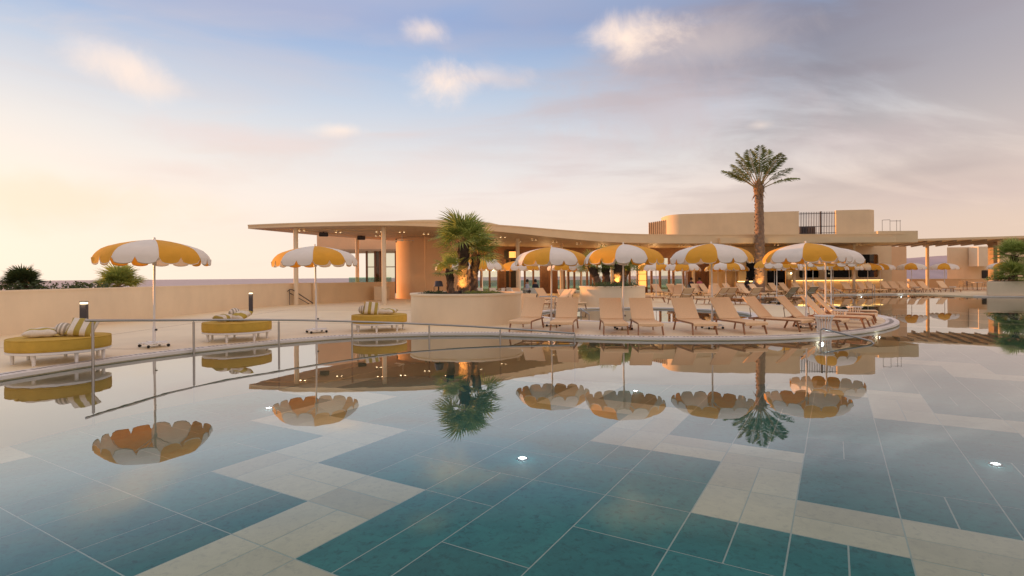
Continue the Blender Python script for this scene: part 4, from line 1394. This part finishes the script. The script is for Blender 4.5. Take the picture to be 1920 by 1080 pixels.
def bark_trunk(pts, rs, name, parent, material, scales=True, seed=1, mscale=1.0):
    """tapered trunk with proud leaf-base scales wound round it"""
    q = random.Random(seed); b = MB()
    b.tube(pts, rs, 14, 0)
    if scales:
        P_ = [Vector(p) for p in pts]
        L = sum((P_[i + 1] - P_[i]).length for i in range(len(P_) - 1))
        n = int(L / .045)
        for i in range(n):
            t = i / n * (len(P_) - 1); k = min(int(t), len(P_) - 2); f = t - k
            c = P_[k].lerp(P_[k + 1], f); r = rs[k] * (1 - f) + rs[k + 1] * f
            for m in range(3):
                a = i * 2.4 + m * 2.09 + q.uniform(-.15, .15)
                d = Vector((math.cos(a), math.sin(a), 0)); s = Vector((-d.y, d.x, 0))
                w = .055 * mscale; h = .10 * mscale; o = q.uniform(.025, .05) * mscale
                b.add([c + d * r * .96 - s * w + Vector((0, 0, -h * .3)), c + d * r * .96 + s * w + Vector((0, 0, -h * .3)), c + d * (r + o) + s * w * .45 + Vector((0, 0, h)), c + d * (r + o) - s * w * .45 + Vector((0, 0, h)), c + d * r * .9 + Vector((0, 0, h * .5))],
                      [(0, 1, 2, 3), (3, 2, 4), (0, 3, 4), (1, 4, 2)], 0)
    return b.build(name, material, parent, 40)


def fan_palm(X, Y, z0, h, lean, crown_n, label, seed, scale=1.0, r=.17, low=-18, high=82, fans=FANS, dark=.45):
    q = random.Random(seed)
    t = thing('fan_palm', label, 'palm tree', (X, Y, z0))
    top = Vector((lean[0], lean[1], h))
    mid = top * .5 + Vector((-lean[0] * .12, 0, 0))
    lowp = [Vector((0, 0, -.06)), mid * .5, mid]
    bark_trunk([Vector((0, 0, -.06)), mid * .55, mid], [r * 1.15, r * 1.0, r * .98], 'trunk', t, BARK, True, seed)
    bark_trunk([mid, mid.lerp(top, .5), top], [r * .98, r * 1.1, r * .9], 'fibre_trunk', t, BARKDARK, True, seed + 5, 1.2)
    for i in range(crown_n):
        o = obj('frond', fans[i % len(fans)], t, top + Vector((0, 0, q.uniform(-.12, .06))))
        el = R(low + (high - low) * ((i + .5) / crown_n) ** .85 + q.uniform(-8, 8))
        o.rotation_euler = (R(q.uniform(-25, 25)), -el, i * 2.39996 + q.uniform(-.25, .25))
        o.scale = (scale * q.uniform(.85, 1.1),) * 3
    return t


SZ = DZ + 1.05
fan_palm(bx(868, 19.3), 19.3, SZ, 1.72, (.03, 0), 27, 'large bushy fan palm with uplit trunk in the front planter', 3, 1.06, .165, -16)
fan_palm(bx(886, 19.9), 19.9, SZ, 1.35, (.16, .05), 15, 'leaning dark-trunked fan palm right of the large one', 9, .92, .13)
fan_palm(bx(845, 18.7), 18.7, SZ, .75, (-.05, 0), 15, 'small fan palm left of the large one in the front planter', 15, .56, .10)
for i, (dx, dy, h, ln, lb) in enumerate(((-.75, .0, 1.0, (-.35, .1), 'leaning dark palm at left in the middle planter'), (-.25, .3, 1.15, (-.05, 0), 'upright dark palm in the middle planter'),
                                         (.25, -.1, 1.15, (.1, 0), 'orange uplit palm in the middle planter'), (.6, .35, 1.0, (.3, .1), 'right leaning palm in the middle planter'))):
    fan_palm(PL2[0] + dx, PL2[1] + dy, SZ, h, ln, 20, lb, 30 + i, .8, .19)
fan_palm(bx(1908, 37.5), 37.8, DZ + 1.0, 1.75, (.05, 0), 34, 'fan palm with open crown at the right picture edge', 51, 1.15, .20)
fan_palm(bx(1897, 37.2), 37.2, DZ + 1.0, .35, (0, 0), 26, 'low bushy fan palm below the right edge palm', 57, 1.1, .16)
# beyond the parapet
fan_palm(bx(42, 24), 24, -1.2, 2.6, (0, 0), 46, 'dark dense palm behind the parapet at the far left', 61, .92, .2, -10, 85, FANS_DARK)
fan_palm(bx(222, 27), 27, -1.2, 2.45, (0, 0), 46, 'spiky fan palm behind the parapet left of the first parasol', 66, 1.05, .2, -5, 85)


def shrub(X, Y, z, rx, rz, n, label, seed, material=LEAFDARK, s=.07, name='shrub', cat='shrub'):
    q = random.Random(seed); b = MB()
    for i in range(n):
        a = q.uniform(0, 6.283); u = q.random() ** .45; e = q.uniform(-.3, 1.0)
        c = Vector((math.cos(a) * rx * u * math.sqrt(max(0, 1 - e * e * .8)), math.sin(a) * rx * u * .7, rz * (.35 + .65 * e * u)))
        d = Vector((q.uniform(-1, 1), q.uniform(-1, 1), q.uniform(-.2, 1))).normalized(); w = d.orthogonal().normalized() * s * .35
        L = s * q.uniform(.8, 1.6)
        b.add([c, c + d * L * .5 + w, c + d * L, c + d * L * .5 - w], [(0, 1, 2, 3)])
    t = thing(name, label, cat, (X, Y, z))
    b.build('foliage', material, t)
    st_ = MB()
    for k in range(5):
        a = k * 1.256; st_.tube([(0, 0, -.1), (math.cos(a) * rx * .3, math.sin(a) * rx * .2, rz * .4), (math.cos(a) * rx * .5, math.sin(a) * rx * .35, rz * .8)], [.02, .014, .006], 5)
    st_.build('stems', BARK, t)


shrub(bx(8, 23), 23, .4, .9, 1.2, 900, 'low dark shrub behind the parapet at the left picture edge', 1, s=.11)
shrub(bx(115, 24), 24, .55, 1.5, 1.0, 1200, 'low dark shrub behind the parapet between the two palms', 2, s=.11)
shrub(bx(168, 24), 24, .55, 1.0, 1.0, 900, 'low dark shrub just left of the spiky palm behind the parapet', 3, s=.11)
shrub(PL1[0] + .55, PL1[1] - .9, SZ - .1, .75, .14, 700, 'low green ground plant at right in the front planter', 4, LEAF, .05, 'ground_plant', 'plant')
shrub(PL1[0] - 1.0, PL1[1] - 1.0, SZ - .12, .45, .18, 420, 'low dark ground plant at left in the front planter', 6, LEAFDARK, .05, 'ground_plant', 'plant')
shrub(PL2[0] - .1, PL2[1] - 1.0, SZ - .1, 1.3, .30, 1100, 'dark green ground plants in the middle planter', 5, LEAFDARK, .07, 'ground_plant', 'plant')
shrub(34.2, 38.0, 1.05, 1.0, .4, 700, 'low leafy plant in the right edge planter', 7, LEAF, .09, 'ground_plant', 'plant')


def floodlight(X, Y, z, aim, label, energy):
    t = thing('garden_floodlight', label, 'floodlight', (X, Y, z), aim)
    MB().lathe([(.05, 0), (.05, .02), (.02, .02), (.02, .08)], 12).build('stake', BLACK, t, 40)
    MB().prism([(-.09, -.05), (.09, -.05), (.07, .09), (-.07, .09)], .08, .17).build('housing', BLACK, t, bevel=.015)
    MB().box(-.08, .08, -.056, -.052, .09, .16).build('lens', GLOWSOFT, t)


fl = thing('garden_lantern', 'dark hooded garden lantern at left in the front planter', 'lantern', (bx(822, 18.6), 18.6, SZ - .06))
MB().lathe([(.03, .0), (.03, .26)], 10).build('stem', BLACK, fl, 40)
MB().lathe([(.001, .46), (.10, .46), (.125, .43), (.165, .27), (.15, .265), (.09, .40), (.001, .42)], 18).build('hood', DARKMETAL, fl, 40)
MB().box(-.13, .13, -.09, .09, -.02, .05).build('base', BLACK, fl, bevel=.02)
MB().tube([(-.15, -.02, .28), (-.15, -.02, .02)], .012, 6).build('arm', BLACK, fl)
for loc, tgt, e in (((bx(862, 18.5), 18.52, SZ + .12), (bx(868, 19.3), 19.3, SZ + .55), 75), ((PL2[0] + .15, PL2[1] - .62, SZ + .16), (PL2[0] + .3, PL2[1], SZ + .55), 60),
                    ((bx(1417, 42.2), 41.5, DZ + .28), (bx(1424, 42.5), 42.5, 2.6), 190)):
    l = bpy.data.objects.new('trunk_uplight', bpy.data.lights.new('trunk_uplight', 'SPOT')); COL.objects.link(l)
    l.data.energy = e; l.data.color = (1, .52, .14); l.data.spot_size = R(58); l.data.spot_blend = .6; l.data.shadow_soft_size = .03; l.location = loc
    l.rotation_euler = (Vector(tgt) - Vector(loc)).to_track_quat('-Z', 'Y').to_euler()
floodlight(bx(862, 18.3), 18.3, SZ - .1, R(180), 'small black uplight at the foot of the large fan palm', 0)
floodlight(PL2[0] + .15, PL2[1] - .8, SZ - .1, R(180), 'small black uplight in the middle planter', 0)
floodlight(bx(1417, 42.2), 41.3, DZ, R(180), 'small black uplight at the tall palm foot', 0)


# tall date palm
def pinnate_mesh(seed, L=3.4, arch=.9):
    q = random.Random(seed); b = MB()
    pts = []
    for i in range(13):
        t = i / 12
        pts.append(Vector((L * t * (1 - .06 * t * t), 0, -arch * t ** 2.4)))
    b.tube(pts, [.045 * (1 - .8 * i / 12) + .006 for i in range(13)], 5, 1)
    n = 38
    for i in range(n):
        t = .36 + .64 * i / (n - 1)
        k = min(int(t * 12), 11); f = t * 12 - k
        c = pts[k].lerp(pts[k + 1], f); d = (pts[k + 1] - pts[k]).normalized()
        ll = .74 * math.sin(math.pi * (.16 + .80 * (i / (n - 1)))) ** .7 + .08
        for s in (-1, 1):
            out = (d * q.uniform(.35, .75) + Vector((0, s, 0)) * q.uniform(.8, 1) + Vector((0, 0, q.uniform(-.05, .35)))).normalized()
            tip = c + out * ll * q.uniform(.85, 1.1) + Vector((0, 0, -.42 * ll))
            w = d * .042
            mid = c + out * ll * .5
            b.add([c, mid + w, tip, mid - w], [(0, 1, 2, 3)], 0)
    return b.mesh('frond', [DATELEAF, RACHIS])


DP = [pinnate_mesh(i, 3.6 + .15 * (i % 3), .25 + .14 * (i % 4)) for i in range(5)]
dp = thing('date_palm', 'tall slender palm with feathery crown rising above the roof', 'palm tree', (bx(1424, 42.5), 42.5, DZ))
q = random.Random(12)
tp = []; tr_ = []
for i in range(34):
    t = i / 33; z = t * 7.9
    tp.append((.05 * math.sin(t * 3), 0, z)); tr_.append((.37 - .07 * t + .06 * math.exp(-t * 18) + (.02 if i % 2 else -.012)))
tkb = MB(); tkb.tube(tp, tr_, 20, 0)
for i in range(120):                                           # worn leaf-base stubs
    t = .1 + .9 * i / 120; z = t * 7.8; a = i * 2.4; r = .37 - .07 * t
    d = Vector((math.cos(a), math.sin(a), 0)); s = Vector((-d.y, d.x, 0)); c = Vector((0, 0, z))
    w = .13
    tkb.add([c + d * r * .97 - s * w, c + d * r * .97 + s * w, c + d * (r + .035) + s * w * .5 + Vector((0, 0, .10)), c + d * (r + .035) - s * w * .5 + Vector((0, 0, .10)), c + d * r * .95 + Vector((0, 0, .14))], [(0, 1, 2, 3), (3, 2, 4), (0, 3, 4), (1, 4, 2)])
tkb.build('trunk', mat('date_bark', (.27, .18, .12), .9, .35, 5, .7, 14), dp, 40)
hb = MB(); hb.lathe([(.30, 7.75), (.34, 7.95), (.37, 8.2), (.31, 8.55), (.17, 8.9), (.02, 9.1)], 16)
for i in range(40):
    a = i * 2.4; z = 7.8 + q.random() * .9; d = Vector((math.cos(a), math.sin(a), 0)); s = Vector((-d.y, d.x, 0)); c = Vector((0, 0, z))
    dn = q.choice((-.45, .35, .4))
    hb.add([c + d * .36 - s * .07, c + d * .36 + s * .07, c + d * (.62 if dn < 0 else .5) + Vector((0, 0, dn))], [(0, 1, 2)])
hb.build('crown_shaft', mat('crown_fibre', (.28, .17, .09), .9, .4, 8, .6, 20), dp, 60)
fr_dirs = [(180, 47), (183, 35), (158, 70), (100, 80), (262, 78), (30, 72), (8, 57), (2, 38), (350, 27), (225, 58), (140, 60), (310, 60), (60, 56), (285, 50), (120, 45), (200, 24)]
for i, (az, el) in enumerate(fr_dirs):
    o = obj('frond', DP[i % 5], dp, (0, 0, 8.3 + q.uniform(-.15, .15)))
    o.rotation_euler = (R(q.uniform(-20, 20)), -R(el + q.uniform(-4, 4)), R(az + q.uniform(-6, 6)))
    o.scale = (q.uniform(.82, .96),) * 3
MB().lathe([(.62, 0), (.62, .12), (.5, .12), (.48, .05), (.02, .05)], 32).build('root_ring', DARKMETAL, dp, 40)

# ------------------------------------------------------------------ diners, chairs and tables (small, far back)


def dining_chair(X, Y, rz, label, m=GREYBLUE):
    t = thing('dining_chair', label, 'chair', (X, Y, DZ), rz, 'dining chairs on the terrace')
    MB().box(-.22, .22, -.22, .22, .43, .46).build('seat', m, t, bevel=.01)
    MB().prism([(-.22, .19), (.22, .19), (.24, .23), (-.24, .23)], .46, .82).build('backrest', m, t, bevel=.012)
    for sx in (-1, 1):
        for sy in (-1, 1):
            MB().tube([(sx * .2, sy * .19, .43), (sx * .23, sy * .23, 0)], .013, 6).build('leg', m, t)
        MB().tube([(sx * .25, .2, .64), (sx * .26, -.15, .64), (sx * .23, -.18, .45)], .012, 6).build('arm', m, t)


def dining_table(X, Y, label):
    t = thing('dining_table', label, 'table', (X, Y, DZ), 0, 'small terrace tables')
    MB().lathe([(.001, .74), (.42, .74), (.42, .71), (.001, .71)], 28).build('table_top', WHITEPAINT, t, 40)
    MB().lathe([(.03, 0), (.03, .71)], 12).build('pedestal', DARKMETAL, t, 40)
    MB().lathe([(.001, .03), (.24, .02), (.25, 0)], 20).build('base', DARKMETAL, t, 40)


def seated_person(X, Y, rz, label, shirt):
    """one continuous skinned body on a chair, hips at seat height"""
    me = bpy.data.meshes.new('person')
    V = [(0, 0, .56), (0, .02, .78), (0, .03, .98), (0, .01, 1.10), (0, -.01, 1.24), (0, -.02, 1.32),
         (.17, .03, 1.0), (.22, -.02, .76), (.15, -.24, .72), (.12, -.31, .73), (-.17, .03, 1.0), (-.22, -.02, .76), (-.15, -.24, .72), (-.12, -.31, .73),
         (.10, -.04, .53), (.12, -.42, .53), (.12, -.40, .10), (.12, -.52, .05), (-.10, -.04, .53), (-.12, -.42, .53), (-.12, -.40, .10), (-.12, -.52, .05)]
    E_ = [(0, 1), (1, 2), (2, 3), (3, 4), (4, 5), (2, 6), (6, 7), (7, 8), (8, 9), (2, 10), (10, 11), (11, 12), (12, 13), (0, 14), (14, 15), (15, 16), (16, 17), (0, 18), (18, 19), (19, 20), (20, 21)]
    rad = [.14, .13, .13, .05, .095, .085, .06, .048, .036, .032, .06, .048, .036, .032, .085, .065, .045, .04, .085, .065, .045, .04]
    me.from_pydata(V, E_, [])
    o = bpy.data.objects.new('tmp', me); COL.objects.link(o)
    sk = o.modifiers.new('skin', 'SKIN')
    for i, r in enumerate(rad):
        me.skin_vertices[0].data[i].radius = (r, r)
        me.skin_vertices[0].data[i].use_root = (i == 0)
    sb = o.modifiers.new('sub', 'SUBSURF'); sb.levels = 1; sb.render_levels = 1
    dg = bpy.context.evaluated_depsgraph_get(); dg.update()
    body = bpy.data.meshes.new_from_object(o.evaluated_get(dg))
    bpy.data.objects.remove(o)
    body.materials.clear()
    for m in (SKIN, shirt, TROUSER):
        body.materials.append(m)
    for p in body.polygons:
        c = p.center; p.use_smooth = True
        p.material_index = 0 if c.z > 1.07 or (c.y < -.2 and c.z > .63) else (1 if c.z > .60 else 2)
    t = thing('person', label, 'person', (X, Y, DZ), rz, 'people seated by the pool')
    obj('body', body, t)
    MB().lathe([(.001, .125), (.06, .11), (.1, .05), (.108, -.03), (.09, -.08)], 14, (0, .01, 1.28)).build('hair', HAIR, t, 60)


dining_table(bx(992, 37.2), 37.0, 'small round white table in front of the two diners')
seated_person(bx(1004, 36.6), 36.6, R(150), 'person in dark clothes seated on a pale chair at the terrace table', SHIRTDARK)
dining_chair(bx(1004, 36.5), 36.45, R(150), 'pale blue chair under the diner in dark clothes')
seated_person(bx(989, 38.0), 38.0, R(60), 'person in pale top seated left of the dark dressed diner', SHIRTBLUE)
dining_chair(bx(988, 38.1), 38.1, R(60), 'pale blue chair under the diner in the pale top')
for i, (x, d, rz) in enumerate(((897, 38, 200), (925, 37.5, 170), (938, 36.8, 240), (958, 38, 130), (966, 36.6, 20))):
    dining_chair(bx(x, d), d, R(rz), ('white chair right of the leaning palm trunk', 'white chair left of centre on the dining terrace', 'white turned chair beside the empty terrace table', 'white chair just left of the cream column', 'white chair facing in by the cream column')[i], WHITEPAINT)
dining_table(bx(945, 38.2), 38.2, 'small round white table left of the cream column')
seated_person(bx(1305, 43.2), 44.3, R(20), 'person in dark clothes seated by the pale wall bay loungers', SHIRTDARK)
dining_chair(bx(1305, 43.2), 44.4, R(20), 'pale chair under the person by the timber wall bay')
seated_person(bx(1313, 45), 45.2, R(-30), 'person in pink top seated by the timber wall bay', SHIRTPINK)
dining_chair(bx(1313, 45), 45.3, R(-30), 'pale chair under the person in pink')
seated_person(bx(1404, 45.3), 45.6, R(10), 'person in dark clothes at the counter left of the tall palm', SHIRTDARK)
dining_chair(bx(1404, 45.3), 45.7, R(10), 'pale chair under the dark dressed person left of the tall palm')
seated_person(bx(1414, 44.4), 44.4, R(40), 'person in pale blue top beside the tall palm trunk', SHIRTBLUE)
dining_chair(bx(1414, 44.4), 44.5, R(40), 'pale chair under the person in pale blue')

# far right terrace furniture
dining_table(bx(1832, 50), 50.0, 'round white pedestal table under the pergola at right')
for i, (x, d, rz) in enumerate(((1806, 51, 100), (1818, 52, 60), (1848, 51, 250))):
    dining_chair(bx(x, d), d, R(rz), ('dark chair furthest left under the pergola', 'dark chair left of the pergola table', 'dark chair right of the pergola table')[i], DARKMETAL)
